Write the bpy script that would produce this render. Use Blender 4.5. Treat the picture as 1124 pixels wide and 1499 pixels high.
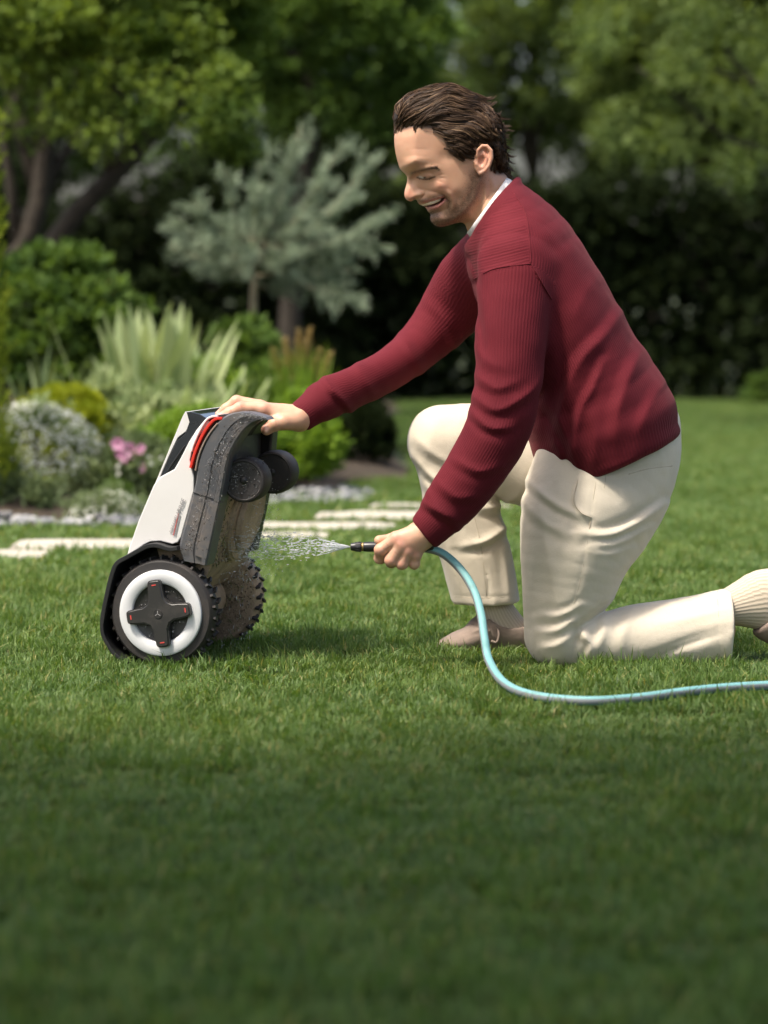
import bpy, bmesh, math, random
import numpy as np
from mathutils import Vector, Matrix

for _o in list(bpy.data.objects):
    bpy.data.objects.remove(_o, do_unlink=True)
S = bpy.context.scene
COL = S.collection
R = math.radians

# ------------------------------------------------------------------ camera
CAM_H = 0.70            # metres above the lawn
FPX = 3900.0            # focal length in pixels of a 1124 px wide picture
HORIZON = 429.0         # picture row of the horizon
cam_data = bpy.data.cameras.new('camera')
cam = bpy.data.objects.new('camera', cam_data)
COL.objects.link(cam)
cam.location = (0, 0, CAM_H)
cam.rotation_euler = (R(90), 0, 0)
cam_data.sensor_fit = 'HORIZONTAL'
cam_data.sensor_width = 24.5
cam_data.lens = 24.5 * FPX / 1124.0
cam_data.shift_y = -(749.5 - HORIZON) / 1124.0
cam_data.clip_start = 0.05
cam_data.clip_end = 2000
cam_data.dof.use_dof = True
cam_data.dof.focus_distance = 4.98
cam_data.dof.aperture_fstop = 2.6
cam_data.dof.aperture_blades = 9
S.camera = cam

# ------------------------------------------------------------------ light
TO_SUN = Vector((-0.36, -0.29, 0.88)).normalized()
world = bpy.data.worlds.new('World')
S.world = world
world.use_nodes = True
_n = world.node_tree.nodes
_bg = _n['Background']
_sky = _n.new('ShaderNodeTexSky')
_sky.sky_type = 'NISHITA'
_sky.sun_disc = False
_sky.sun_elevation = math.asin(TO_SUN.z)
_sky.sun_rotation = math.atan2(TO_SUN.x, TO_SUN.y)
_sky.air_density = 1.0
_sky.dust_density = 6.0
_sky.ozone_density = 0.3
world.node_tree.links.new(_sky.outputs[0], _bg.inputs[0])
_bg.inputs[1].default_value = 0.15
sun_data = bpy.data.lights.new('sun', 'SUN')
sun_data.energy = 2.5
sun_data.angle = R(6.0)
sun_data.color = (1.0, 0.93, 0.82)
sun = bpy.data.objects.new('sun', sun_data)
COL.objects.link(sun)
sun.location = TO_SUN * 30
sun.rotation_euler = (-TO_SUN).to_track_quat('-Z', 'Y').to_euler()

S.view_settings.view_transform = 'Standard'
S.view_settings.look = 'None'
S.view_settings.exposure = 1.0
S.view_settings.gamma = 1.0
S.view_settings.use_curve_mapping = False
S.render.engine = 'CYCLES'
S.cycles.use_denoising = True
S.cycles.max_bounces = 8
S.cycles.transparent_max_bounces = 12
S.cycles.sample_clamp_indirect = 6.0

# ------------------------------------------------------------------ helpers
def P(px, py, Y):
    """photograph pixel + distance from the camera -> a point of the place"""
    return np.array([(px - 562.0) * Y / FPX, Y, CAM_H - (py - HORIZON) * Y / FPX])

def tag(o, label=None, cat=None, group=None, kind=None):
    if label: o['label'] = label
    if cat: o['category'] = cat
    if group: o['group'] = group
    if kind: o['kind'] = kind
    return o

def empty(name, loc=(0, 0, 0), rz=0.0):
    o = bpy.data.objects.new(name, None)
    COL.objects.link(o)
    o.location = loc
    o.rotation_euler = (0, 0, rz)
    o.empty_display_size = 0.1
    return o

def link(name, me, parent=None):
    o = bpy.data.objects.new(name, me)
    COL.objects.link(o)
    if parent is not None:
        o.parent = parent
    return o

def mesh_np(name, V, F, mat=None, smooth=True, attrs=None):
    """V (n,3); F (m,k) array of equal-size faces, or a list of such arrays"""
    V = np.asarray(V, dtype=np.float32)
    Fs = F if isinstance(F, list) else [F]
    Fs = [np.asarray(f, dtype=np.int32) for f in Fs if len(f)]
    me = bpy.data.meshes.new(name)
    me.vertices.add(len(V))
    me.vertices.foreach_set('co', V.ravel())
    tot = sum(f.size for f in Fs)
    npoly = sum(len(f) for f in Fs)
    me.loops.add(tot)
    me.polygons.add(npoly)
    me.loops.foreach_set('vertex_index', np.concatenate([f.ravel() for f in Fs]))
    counts = np.concatenate([np.full(len(f), f.shape[1], dtype=np.int32) for f in Fs])
    starts = np.concatenate([[0], np.cumsum(counts)[:-1]]).astype(np.int32)
    me.polygons.foreach_set('loop_start', starts)
    me.polygons.foreach_set('use_smooth', np.full(npoly, bool(smooth)))
    for k, (typ, arr) in (attrs or {}).items():
        a = me.attributes.new(k, typ, 'POINT')
        arr = np.asarray(arr, dtype=np.float32)
        if typ == 'FLOAT':
            a.data.foreach_set('value', arr.ravel())
        elif typ == 'FLOAT_COLOR':
            if arr.shape[1] == 3:
                arr = np.concatenate([arr, np.ones((len(arr), 1), np.float32)], 1)
            a.data.foreach_set('color', arr.ravel())
        else:
            a.data.foreach_set('vector', arr.ravel())
    me.update(calc_edges=True)
    if mat is not None:
        me.materials.append(mat)
    return me

def obj_np(name, V, F, mat, parent=None, smooth=True, attrs=None):
    return link(name, mesh_np(name, V, F, mat, smooth, attrs), parent)

def obj_bm(name, bm, mat, parent=None, smooth=False, angle=35):
    me = bpy.data.meshes.new(name)
    bmesh.ops.recalc_face_normals(bm, faces=bm.faces[:])
    bm.to_mesh(me)
    bm.free()
    if smooth:
        me.polygons.foreach_set('use_smooth', np.ones(len(me.polygons), bool))
        me.set_sharp_from_angle(angle=R(angle))
    me.materials.append(mat)
    o = link(name, me, parent)
    if smooth:
        wn = o.modifiers.new('weighted_normals', 'WEIGHTED_NORMAL')
        wn.mode = 'FACE_AREA'
        wn.weight = 100
        wn.keep_sharp = True
    return o

# numpy value noise -------------------------------------------------
def _hash(ix, iy, iz, seed):
    h = (ix.astype(np.uint32) * np.uint32(374761393) + iy.astype(np.uint32) * np.uint32(668265263)
         + iz.astype(np.uint32) * np.uint32(2147483647) + np.uint32(seed * 974711 + 13))
    h = (h ^ (h >> np.uint32(13))) * np.uint32(1274126177)
    h = h ^ (h >> np.uint32(16))
    return (h & np.uint32(0xFFFFFF)).astype(np.float32) / 16777215.0

def vnoise(Pn, scale, seed=1):
    q = np.asarray(Pn, dtype=np.float32) * scale
    i = np.floor(q).astype(np.int64)
    f = (q - i).astype(np.float32)
    f = f * f * (3 - 2 * f)
    out = 0
    for dx in (0, 1):
        wx = f[:, 0] if dx else 1 - f[:, 0]
        for dy in (0, 1):
            wy = f[:, 1] if dy else 1 - f[:, 1]
            for dz in (0, 1):
                wz = f[:, 2] if dz else 1 - f[:, 2]
                out = out + wx * wy * wz * _hash(i[:, 0] + dx, i[:, 1] + dy, i[:, 2] + dz, seed)
    return out * 2 - 1

# materials ---------------------------------------------------------
class NT:
    def __init__(self, name):
        self.m = bpy.data.materials.new(name)
        self.m.use_nodes = True
        self.t = self.m.node_tree
        self.n = self.t.nodes
        self.b = self.n['Principled BSDF']
        self.out = self.n['Material Output']
    def new(self, kind, **kw):
        nd = self.n.new(kind)
        for k, v in kw.items():
            setattr(nd, k, v)
        return nd
    def l(self, a, b):
        self.t.links.new(a, b)
    def coords(self, which='Object'):
        return self.new('ShaderNodeTexCoord').outputs[which]
    def noise(self, vec, scale, detail=4.0, rough=0.6):
        nd = self.new('ShaderNodeTexNoise')
        nd.inputs['Scale'].default_value = scale
        nd.inputs['Detail'].default_value = detail
        nd.inputs['Roughness'].default_value = rough
        if vec is not None:
            self.l(vec, nd.inputs['Vector'])
        return nd.outputs['Fac']
    def ramp(self, fac, stops, interp='LINEAR'):
        nd = self.new('ShaderNodeValToRGB')
        cr = nd.color_ramp
        cr.interpolation = interp
        while len(cr.elements) < len(stops):
            cr.elements.new(0.5)
        for e, (p, c) in zip(cr.elements, stops):
            e.position = p
            e.color = (c[0], c[1], c[2], 1) if not isinstance(c, (int, float)) else (c, c, c, 1)
        self.l(fac, nd.inputs['Fac'])
        return nd.outputs['Color']
    def mix(self, fac, a, b, mode='MIX'):
        nd = self.new('ShaderNodeMix', data_type='RGBA', blend_type=mode)
        for sock, v in ((nd.inputs['Factor'], fac), (nd.inputs['A'], a), (nd.inputs['B'], b)):
            pass
        F, A, B = nd.inputs[0], nd.inputs[6], nd.inputs[7]
        for s, v in ((F, fac), (A, a), (B, b)):
            if isinstance(v, (int, float)):
                s.default_value = v if s is F else (v, v, v, 1)
            elif isinstance(v, tuple):
                s.default_value = (v[0], v[1], v[2], 1)
            else:
                self.l(v, s)
        return nd.outputs[2]
    def math(self, op, a, b=None):
        nd = self.new('ShaderNodeMath', operation=op)
        for s, v in ((nd.inputs[0], a), (nd.inputs[1], b)):
            if v is None:
                continue
            if isinstance(v, (int, float)):
                s.default_value = v
            else:
                self.l(v, s)
        return nd.outputs[0]
    def attr(self, name, out='Color'):
        nd = self.new('ShaderNodeAttribute')
        nd.attribute_name = name
        return nd.outputs[out]
    def bump(self, h, strength=0.3, dist=0.002):
        nd = self.new('ShaderNodeBump')
        nd.inputs['Strength'].default_value = strength
        nd.inputs['Distance'].default_value = dist
        self.l(h, nd.inputs['Height'])
        self.l(nd.outputs[0], self.b.inputs['Normal'])
        return nd
    def set(self, **kw):
        names = {'color': 'Base Color', 'rough': 'Roughness', 'metal': 'Metallic', 'spec': 'Specular IOR Level',
                 'coat': 'Coat Weight', 'sheen': 'Sheen Weight', 'sss': 'Subsurface Weight', 'trans': 'Transmission Weight',
                 'ior': 'IOR'}
        for k, v in kw.items():
            s = self.b.inputs[names[k]]
            if isinstance(v, (int, float)):
                s.default_value = v
            elif isinstance(v, tuple):
                s.default_value = (v[0], v[1], v[2], 1)
            else:
                self.l(v, s)
        return self

def plain(name, color, rough=0.5, var=0.12, scale=30.0, bump=0.0, bdist=0.001, **kw):
    """a plain material with a little tone variation and optional fine relief"""
    t = NT(name)
    c = t.coords()
    n = t.noise(c, scale)
    lo = tuple(max(0, x * (1 - var)) for x in color)
    hi = tuple(x * (1 + var) for x in color)
    t.set(color=t.ramp(n, [(0.3, lo), (0.7, hi)]), rough=rough, **kw)
    if bump:
        t.bump(t.noise(c, scale * 6, 3), bump, bdist)
    return t.m

def foliage_mat(name, dark, light, rough=0.55, trans=0.35, tcol=None, attr='tone', spec=0.25):
    t = NT(name)
    a = t.attr(attr, 'Fac')
    col = t.ramp(a, [(0.0, dark), (1.0, light)])
    t.set(color=col, rough=rough, spec=spec)
    tr = t.new('ShaderNodeBsdfTranslucent')
    tc = t.mix(1.0, col, tcol or (1.25, 1.2, 0.55), 'MULTIPLY')
    t.l(tc, tr.inputs[0])
    mx = t.new('ShaderNodeMixShader')
    mx.inputs[0].default_value = trans
    t.l(t.b.outputs[0], mx.inputs[1])
    t.l(tr.outputs[0], mx.inputs[2])
    t.l(mx.outputs[0], t.out.inputs[0])
    return t.m

# tubes -------------------------------------------------------------
def frames(pts):
    pts = np.asarray(pts, float)
    T = np.gradient(pts, axis=0)
    T /= np.linalg.norm(T, axis=1)[:, None] + 1e-12
    up = np.array([0, 0, 1.0]) if abs(T[0, 2]) < 0.9 else np.array([1.0, 0, 0])
    N = []
    n = up - T[0] * up.dot(T[0])
    n /= np.linalg.norm(n)
    for k in range(len(pts)):
        n = n - T[k] * n.dot(T[k])
        n /= np.linalg.norm(n) + 1e-12
        N.append(n)
    N = np.array(N)
    return T, N, np.cross(T, N)

def tube(pts, rad, sides=8, caps=True):
    pts = np.asarray(pts, float)
    rad = np.broadcast_to(np.asarray(rad, float), (len(pts),))
    T, N, B = frames(pts)
    a = np.linspace(0, 2 * np.pi, sides, endpoint=False)
    ring = np.cos(a)[None, :, None] * N[:, None, :] + np.sin(a)[None, :, None] * B[:, None, :]
    V = (pts[:, None, :] + ring * rad[:, None, None]).reshape(-1, 3)
    F = []
    n = len(pts)
    i = np.arange(n - 1)[:, None] * sides
    j = np.arange(sides)[None, :]
    j2 = (j + 1) % sides
    F = np.stack([i + j, i + j2, i + sides + j2, i + sides + j], -1).reshape(-1, 4)
    if caps:
        V = np.concatenate([V, pts[:1], pts[-1:]])
        c0, c1 = n * sides, n * sides + 1
        jj = np.arange(sides)
        k2 = (jj + 1) % sides
        t0 = np.stack([np.full(sides, c0), k2, jj], -1)
        t1 = np.stack([np.full(sides, c1), (n - 1) * sides + jj, (n - 1) * sides + k2], -1)
        return V, [F, np.concatenate([t0, t1])]
    return V, [F]

def join(parts):
    """join [(V,[F..])...] into one (V,[quads,tris])"""
    Vs, bysize, off = [], {}, 0
    for V, Fs in parts:
        Vs.append(V)
        for f in (Fs if isinstance(Fs, list) else [Fs]):
            if len(f):
                bysize.setdefault(f.shape[1], []).append(f + off)
        off += len(V)
    return np.concatenate(Vs), [np.concatenate(v) for v in bysize.values()]

def catmull(pts, n):
    pts = np.asarray(pts, float)
    m = len(pts)
    ext = np.concatenate([[2 * pts[0] - pts[1]], pts, [2 * pts[-1] - pts[-2]]])
    t = np.linspace(0, m - 1, n)
    i = np.minimum(t.astype(int), m - 2)
    f = (t - i)[:, None]
    p0, p1, p2, p3 = ext[i], ext[i + 1], ext[i + 2], ext[i + 3]
    return 0.5 * (2 * p1 + (p2 - p0) * f + (2 * p0 - 5 * p1 + 4 * p2 - p3) * f ** 2 + (3 * p1 - p0 - 3 * p2 + p3) * f ** 3)

# implicit surfaces --------------------------------------------------
def smin(a, b, k):
    h = np.maximum(k - np.abs(a - b), 0.0) / k
    return np.minimum(a, b) - h * h * k * 0.25

def smax(a, b, k):
    return -smin(-a, -b, k)

class Chain:
    """a limb: stations (x,y,z,a,b): a = radius in the x-z plane, b = radius along y"""
    def __init__(self, st, n=None):
        st = np.asarray(st, float)
        n = n or (len(st) - 1) * 3 + 1
        self.s = catmull(st, n).astype(np.float32)
    def eval(self, Q):
        s = self.s
        mg = getattr(self, 'margin', 0.03)
        rm = float(s[:, 3:].max()) + mg
        lo, hi = s[:, :3].min(0) - rm, s[:, :3].max(0) + rm
        m = ((Q > lo) & (Q < hi)).all(1)
        if not m.all():
            out = np.linalg.norm(np.maximum(np.maximum(lo - Q, Q - hi), 0), axis=1).astype(np.float32) + mg
            tt = np.zeros(len(Q), np.float32)
            if m.any():
                out[m] = self.near(Q[m]); tt[m] = self.t
            self.t = tt
            return out
        return self.near(Q)
    def near(self, Q):
        s = self.s
        best = None
        X, Y, Z = np.ascontiguousarray(Q[:, 0]), np.ascontiguousarray(Q[:, 1]), np.ascontiguousarray(Q[:, 2])
        for k in range(len(s) - 1):
            A, B = s[k], s[k + 1]
            ab = B[:3] - A[:3]
            ox = X - A[0]; oy = Y - A[1]; oz = Z - A[2]
            t = (ox * ab[0] + oy * ab[1] + oz * ab[2]) * np.float32(1.0 / (ab @ ab))
            t = np.clip(t, 0, 1)
            ox -= t * ab[0]; oy -= t * ab[1]; oz -= t * ab[2]
            a = A[3] + t * (B[3] - A[3])
            b = A[4] + t * (B[4] - A[4])
            op2 = ox * ox + oz * oz
            oy2 = oy * oy
            L = np.sqrt(op2 + oy2) + 1e-6
            r = np.sqrt(op2 / a ** 2 + oy2 / b ** 2) + 1e-6
            d = L - L / r
            if best is None:
                best = d
                self.t = t + k
            else:
                m = d < best
                best = np.where(m, d, best)
                self.t = np.where(m, t + k, self.t)
        return best

def capsule(Q, a, b, ra, rb):
    a = np.asarray(a, np.float32); b = np.asarray(b, np.float32)
    ab = b - a
    t = np.clip(((Q - a) @ ab) / (ab @ ab + 1e-12), 0, 1)
    return np.linalg.norm(Q - a - t[:, None] * ab, axis=1) - (ra + (rb - ra) * t)

def ellipsoid(Q, c, r):
    q = (Q - np.asarray(c, np.float32)) 
    r = np.asarray(r, np.float32)
    k0 = np.linalg.norm(q / r, axis=1) + 1e-6
    L = np.linalg.norm(q, axis=1) + 1e-6
    return L - L / k0

def sdf_mesh(f, lo, hi, h, B=5, lip=1.15, smooth=2):
    lo = np.asarray(lo, np.float32); hi = np.asarray(hi, np.float32)
    nb = np.ceil((hi - lo) / (h * B)).astype(int)
    n = nb * B + 1
    ax = [lo[k] + h * np.arange(n[k], dtype=np.float32) for k in range(3)]
    cx, cy, cz = np.meshgrid(ax[0][::B], ax[1][::B], ax[2][::B], indexing='ij')
    def ev(Q):
        out = np.empty(len(Q), np.float32)
        for i in range(0, len(Q), 40000):
            out[i:i + 40000] = f(Q[i:i + 40000])
        return out
    C = ev(np.stack([cx.ravel(), cy.ravel(), cz.ravel()], 1)).reshape(cx.shape)
    cmin = np.full(tuple(nb), 1e9, np.float32)
    neg = np.zeros(tuple(nb), bool); pos = np.zeros(tuple(nb), bool)
    for dx in (0, 1):
        for dy in (0, 1):
            for dz in (0, 1):
                c = C[dx:dx + nb[0], dy:dy + nb[1], dz:dz + nb[2]]
                cmin = np.minimum(cmin, np.abs(c))
                neg |= c < 0; pos |= c >= 0
    act = (cmin < B * h * lip) | (neg & pos)
    D = np.ones(tuple(n), np.float32)
    sgn = np.where(C < 0, -1.0, 1.0).astype(np.float32)
    rep = sgn[:-1, :-1, :-1]
    D[:-1, :-1, :-1] = np.repeat(np.repeat(np.repeat(rep, B, 0), B, 1), B, 2)
    mask = np.zeros(tuple(n), bool)
    up = np.repeat(np.repeat(np.repeat(act, B, 0), B, 1), B, 2)
    for dx in (0, 1):
        for dy in (0, 1):
            for dz in (0, 1):
                mask[dx:n[0] - 1 + dx, dy:n[1] - 1 + dy, dz:n[2] - 1 + dz] |= up
    ii = np.nonzero(mask)
    D[ii] = ev(np.stack([ax[0][ii[0]], ax[1][ii[1]], ax[2][ii[2]]], 1))
    # surface nets
    I = D < 0
    cnt = np.zeros(tuple(n - 1), np.int8)
    offs = [(dx, dy, dz) for dx in (0, 1) for dy in (0, 1) for dz in (0, 1)]
    for o in offs:
        cnt += I[o[0]:n[0] - 1 + o[0], o[1]:n[1] - 1 + o[1], o[2]:n[2] - 1 + o[2]]
    cell = (cnt > 0) & (cnt < 8)
    ci = np.stack(np.nonzero(cell), 1)
    vid = np.full(tuple(n - 1), -1, np.int32)
    vid[cell] = np.arange(len(ci))
    acc = np.zeros((len(ci), 3), np.float32); num = np.zeros(len(ci), np.float32)
    vals = {o: D[ci[:, 0] + o[0], ci[:, 1] + o[1], ci[:, 2] + o[2]] for o in offs}
    for o in offs:
        for k in range(3):
            if o[k]:
                continue
            o2 = list(o); o2[k] = 1; o2 = tuple(o2)
            a, b = vals[o], vals[o2]
            m = (a < 0) != (b < 0)
            t = np.where(m, a / np.where(m, a - b, 1), 0)
            p = np.tile(np.array(o, np.float32), (len(ci), 1))
            p[:, k] = t
            acc += p * m[:, None]; num += m
    V = lo + h * (ci + acc / num[:, None])
    Fs = []
    for k in range(3):
        a = I[tuple(slice(0, n[d] - 1) if d == k else slice(1, n[d] - 1) for d in range(3))]
        b = I[tuple(slice(1, n[d]) if d == k else slice(1, n[d] - 1) for d in range(3))]
        e = np.stack(np.nonzero(a != b), 1)
        fl = a[a != b]
        u, v = (k + 1) % 3, (k + 2) % 3
        for d in range(3):
            if d != k:
                e[:, d] += 1
        def cid(du, dv):
            q = e.copy(); q[:, u] += du; q[:, v] += dv
            return vid[q[:, 0], q[:, 1], q[:, 2]]
        q = np.stack([cid(-1, -1), cid(0, -1), cid(0, 0), cid(-1, 0)], 1)
        q[~fl] = q[~fl][:, ::-1]
        Fs.append(q)
    F = np.concatenate(Fs)
    F = F[(F >= 0).all(1)]
    E = np.concatenate([F[:, [0, 1]], F[:, [1, 2]], F[:, [2, 3]], F[:, [3, 0]]])
    for _ in range(smooth):
        s = np.stack([np.bincount(E[:, 0], V[E[:, 1], d], len(V)) + np.bincount(E[:, 1], V[E[:, 0], d], len(V)) for d in range(3)], 1)
        c = np.bincount(E[:, 0], minlength=len(V)) + np.bincount(E[:, 1], minlength=len(V))
        V = 0.4 * V + 0.6 * s / np.maximum(c, 1)[:, None]
    return V.astype(np.float32), F

def polydist(xy, poly):
    """unsigned distance, and signed side distance, from 2-D points to a polyline; also t along it (0..1)"""
    poly = np.asarray(poly, np.float32)
    best = np.full(len(xy), 1e9, np.float32); side = np.zeros(len(xy), np.float32); tt = np.zeros(len(xy), np.float32)
    L = np.concatenate([[0], np.cumsum(np.linalg.norm(np.diff(poly, axis=0), axis=1))])
    for k in range(len(poly) - 1):
        a, b = poly[k], poly[k + 1]
        ab = b - a
        dx = xy[:, 0] - a[0]; dy = xy[:, 1] - a[1]
        t = np.clip((dx * ab[0] + dy * ab[1]) * (1.0 / (ab @ ab + 1e-12)), 0, 1)
        cr = ab[0] * dy - ab[1] * dx
        dx = dx - t * ab[0]; dy = dy - t * ab[1]
        d = np.sqrt(dx * dx + dy * dy)
        m = d < best
        best = np.where(m, d, best)
        side = np.where(m, np.where(cr > 0, d, -d), side)
        tt = np.where(m, (L[k] + t * (L[k + 1] - L[k])) / L[-1], tt)
    return best, side, tt

def inpoly(xy, poly):
    poly = np.asarray(poly, float)
    x, y = xy[:, 0], xy[:, 1]
    c = np.zeros(len(xy), bool)
    j = len(poly) - 1
    for i in range(len(poly)):
        xi, yi = poly[i]; xj, yj = poly[j]
        if yi != yj:
            c ^= ((yi > y) != (yj > y)) & (x < (xj - xi) * (y - yi) / (yj - yi) + xi)
        j = i
    return c

# ================================================================== the setting
rng = np.random.default_rng(7)

M_soil = NT('lawn_soil')
_c = M_soil.coords()
M_soil.set(color=M_soil.ramp(M_soil.noise(_c, 9.0, 6), [(0.3, (0.022, 0.035, 0.010)), (0.7, (0.045, 0.06, 0.018))]), rough=0.95)
M_soil.bump(M_soil.noise(_c, 80.0, 4), 0.6, 0.01)

_g = np.linspace(-300, 300, 61)
_gx, _gy = np.meshgrid(_g, _g + 120, indexing='ij')
_V = np.stack([_gx.ravel(), _gy.ravel(), np.zeros(_gx.size)], 1)
_i = (np.arange(60)[:, None] * 61 + np.arange(60)[None, :]).ravel()
ground = obj_np('ground', _V, np.stack([_i, _i + 61, _i + 62, _i + 1], 1), M_soil.m, smooth=False)
tag(ground, kind='structure')

# garden bed: a low mound of dark soil behind the lawn
BED = np.array([(-7, 7.9), (-2.2, 7.85), (-1.2, 8.0), (-0.85, 8.05), (-0.62, 8.2), (-0.45, 8.75), (-0.2, 9.25), (0.0, 9.75),
                (0.12, 10.4), (0.05, 11.2), (-0.05, 13.0), (0.1, 16.6), (-7, 16.6)])
M_bed = NT('bed_soil')
_c = M_bed.coords()
M_bed.set(color=M_bed.ramp(M_bed.noise(_c, 14.0, 8, 0.7), [(0.3, (0.018, 0.012, 0.008)), (0.55, (0.05, 0.035, 0.02)), (0.75, (0.09, 0.065, 0.04))]), rough=0.95)
M_bed.bump(M_bed.noise(_c, 40.0, 6), 0.8, 0.03)
_x = np.arange(-7, 0.35, 0.08); _y = np.arange(7.7, 16.8, 0.08)
_gx, _gy = np.meshgrid(_x, _y, indexing='ij')
_xy = np.stack([_gx.ravel(), _gy.ravel()], 1)
_d, _s, _t = polydist(_xy.astype(np.float32), np.concatenate([BED, BED[:1]]))
_in = inpoly(_xy, BED)
_z = np.where(_in, np.minimum(_d * 0.25, 0.06), np.maximum(-_d * 0.6, -0.05)) + 0.004
_q = np.concatenate([_xy, np.zeros((len(_xy), 1))], 1)
_z = _z + np.where(_in, 0.018 * vnoise(_q, 5.0, 3) * np.minimum(_d / 0.1, 1), 0)
_i = (np.arange(len(_x) - 1)[:, None] * len(_y) + np.arange(len(_y) - 1)[None, :]).ravel()
_F = np.stack([_i, _i + len(_y), _i + len(_y) + 1, _i + 1], 1)
_V = np.concatenate([_xy, _z[:, None]], 1)
_keep = (_V[_F][:, :, 2] > -0.02).any(1)
bed = obj_np('garden_bed', _V, _F[_keep], M_bed.m)
tag(bed, kind='structure')

# ------------------------------------------------------------------ lawn grass (nobody could count it)
M_grass = NT('grass_blades')
_a = M_grass.attr('tone', 'Fac')
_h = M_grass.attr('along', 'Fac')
_geo = M_grass.new('ShaderNodeNewGeometry').outputs['Position']
_pn = M_grass.noise(_geo, 1.6, 3)
_pn2 = M_grass.noise(_geo, 7.0, 2)
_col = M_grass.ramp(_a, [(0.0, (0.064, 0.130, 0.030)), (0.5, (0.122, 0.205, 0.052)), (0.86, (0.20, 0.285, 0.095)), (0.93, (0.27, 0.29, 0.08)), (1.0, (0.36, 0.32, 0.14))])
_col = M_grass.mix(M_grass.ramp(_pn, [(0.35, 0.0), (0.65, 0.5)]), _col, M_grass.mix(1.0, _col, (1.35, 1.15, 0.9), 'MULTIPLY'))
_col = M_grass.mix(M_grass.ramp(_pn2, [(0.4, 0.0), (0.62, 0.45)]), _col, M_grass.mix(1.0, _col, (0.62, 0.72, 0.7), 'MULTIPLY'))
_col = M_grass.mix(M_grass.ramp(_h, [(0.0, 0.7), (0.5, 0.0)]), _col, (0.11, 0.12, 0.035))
M_grass.set(color=_col, rough=0.5, spec=0.35)
_tr = M_grass.new('ShaderNodeBsdfTranslucent')
M_grass.l(M_grass.mix(1.0, _col, (1.2, 1.25, 0.5), 'MULTIPLY'), _tr.inputs[0])
_mx = M_grass.new('ShaderNodeMixShader'); _mx.inputs[0].default_value = 0.38
M_grass.l(M_grass.b.outputs[0], _mx.inputs[1]); M_grass.l(_tr.outputs[0], _mx.inputs[2]); M_grass.l(_mx.outputs[0], M_grass.out.inputs[0])

TILE = 0.25
def blades(r, b, hmin, hmax, wid):
    n = len(b)
    # blades lean in loose tufts
    ang = 4.5 * vnoise(b, 22.0, 31) + r.normal(0, 0.9, n)
    L = r.uniform(hmin, hmax, n) * (1.0 + 0.25 * vnoise(b, 30.0, 32))
    L = np.where(r.random(n) < 0.05, L * 1.5, L)
    lean = np.abs(r.normal(0.6, 0.35, n)) + 0.05
    d = np.stack([np.cos(ang), np.sin(ang), np.zeros(n)], 1)
    fa = ang + np.pi / 2 + r.normal(0, 0.7, n)
    s = np.stack([np.cos(fa), np.sin(fa), np.zeros(n)], 1) * (wid * r.uniform(0.6, 1.3, n) / 2)[:, None]
    up = np.array([0, 0, 1.0])
    def at(t):
        bend = lean * t ** 1.7
        return b + L[:, None] * (np.cos(bend)[:, None] * t * up + (np.sin(bend) * t)[:, None] * d)
    p0, p1, p2 = at(0.0), at(0.55), at(1.0)
    V = np.stack([p0 - s * 0.8, p0 + s * 0.8, p1 + s, p1 - s, p2], 1).reshape(-1, 3)
    k = np.arange(n)[:, None] * 5
    Q = k + np.array([[0, 1, 2, 3]]); T = k + np.array([[3, 2, 4]])
    tone = np.clip(r.normal(0.42, 0.2, n), 0, 0.85)
    dry = r.random(n) < 0.07
    tone[dry] = r.uniform(0.88, 1.0, dry.sum())
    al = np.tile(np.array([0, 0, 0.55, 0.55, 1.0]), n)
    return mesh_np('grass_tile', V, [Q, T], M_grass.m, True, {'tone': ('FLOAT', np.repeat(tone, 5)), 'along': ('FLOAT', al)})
def grass_tile(seed, n, hmin, hmax, wid):
    r = np.random.default_rng(seed)
    n = int(n * 1.35)
    b = np.stack([r.uniform(-TILE * 0.6, TILE * 0.6, n), r.uniform(-TILE * 0.6, TILE * 0.6, n), np.zeros(n)], 1)
    me = blades(r, b, hmin, hmax, wid)
    return bpy.data.objects.new('grass_tile', me)

tiles = [grass_tile(11, 3400, 0.012, 0.030, 0.0023), grass_tile(12, 3400, 0.011, 0.028, 0.0023),
         grass_tile(13, 3200, 0.013, 0.033, 0.0025), grass_tile(14, 3400, 0.011, 0.027, 0.0022)]

pts = []
for jy in range(int(1.6 / TILE), int(17.4 / TILE)):
    y = jy * TILE
    half = 0.9 + 0.19 * y
    for jx in range(int(-half / TILE) - 1, int(half / TILE) + 2):
        pts.append((jx * TILE, y))
pts = np.array(pts)
pts = pts + rng.uniform(-0.02, 0.02, pts.shape)
_d, _s, _t = polydist(pts.astype(np.float32), np.concatenate([BED, BED[:1]]))
pts = pts[~(inpoly(pts, BED) & (_d > 0.02))]
SLABS = [(-1.75, -0.875, 6.88, 7.14), (-1.02, -0.56, 7.16, 7.44), (-0.50, -0.15, 7.46, 7.66), (-0.42, 0.04, 7.76, 7.99), (-0.22, 0.33, 8.08, 8.40), (-0.06, 0.42, 8.52, 8.70)]
PATCH = (-1.875, 0.625, 6.75, 8.875)
_in = (pts[:, 0] > PATCH[0]) & (pts[:, 0] < PATCH[1]) & (pts[:, 1] > PATCH[2]) & (pts[:, 1] < PATCH[3])
pts = pts[~_in]
_nb = 110000
_b = np.stack([rng.uniform(PATCH[0] - 0.13, PATCH[1] + 0.13, _nb), rng.uniform(PATCH[2] - 0.13, PATCH[3] + 0.13, _nb), np.zeros(_nb)], 1)
_ok = ~inpoly(_b[:, :2], BED)
for (x0, x1, y0, y1) in SLABS:
    _ok &= ~((_b[:, 0] > x0 + 0.005) & (_b[:, 0] < x1 - 0.005) & (_b[:, 1] > y0) & (_b[:, 1] < y1))
path_grass = link('path_grass', blades(rng, _b[_ok], 0.015, 0.036, 0.0048))
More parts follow.
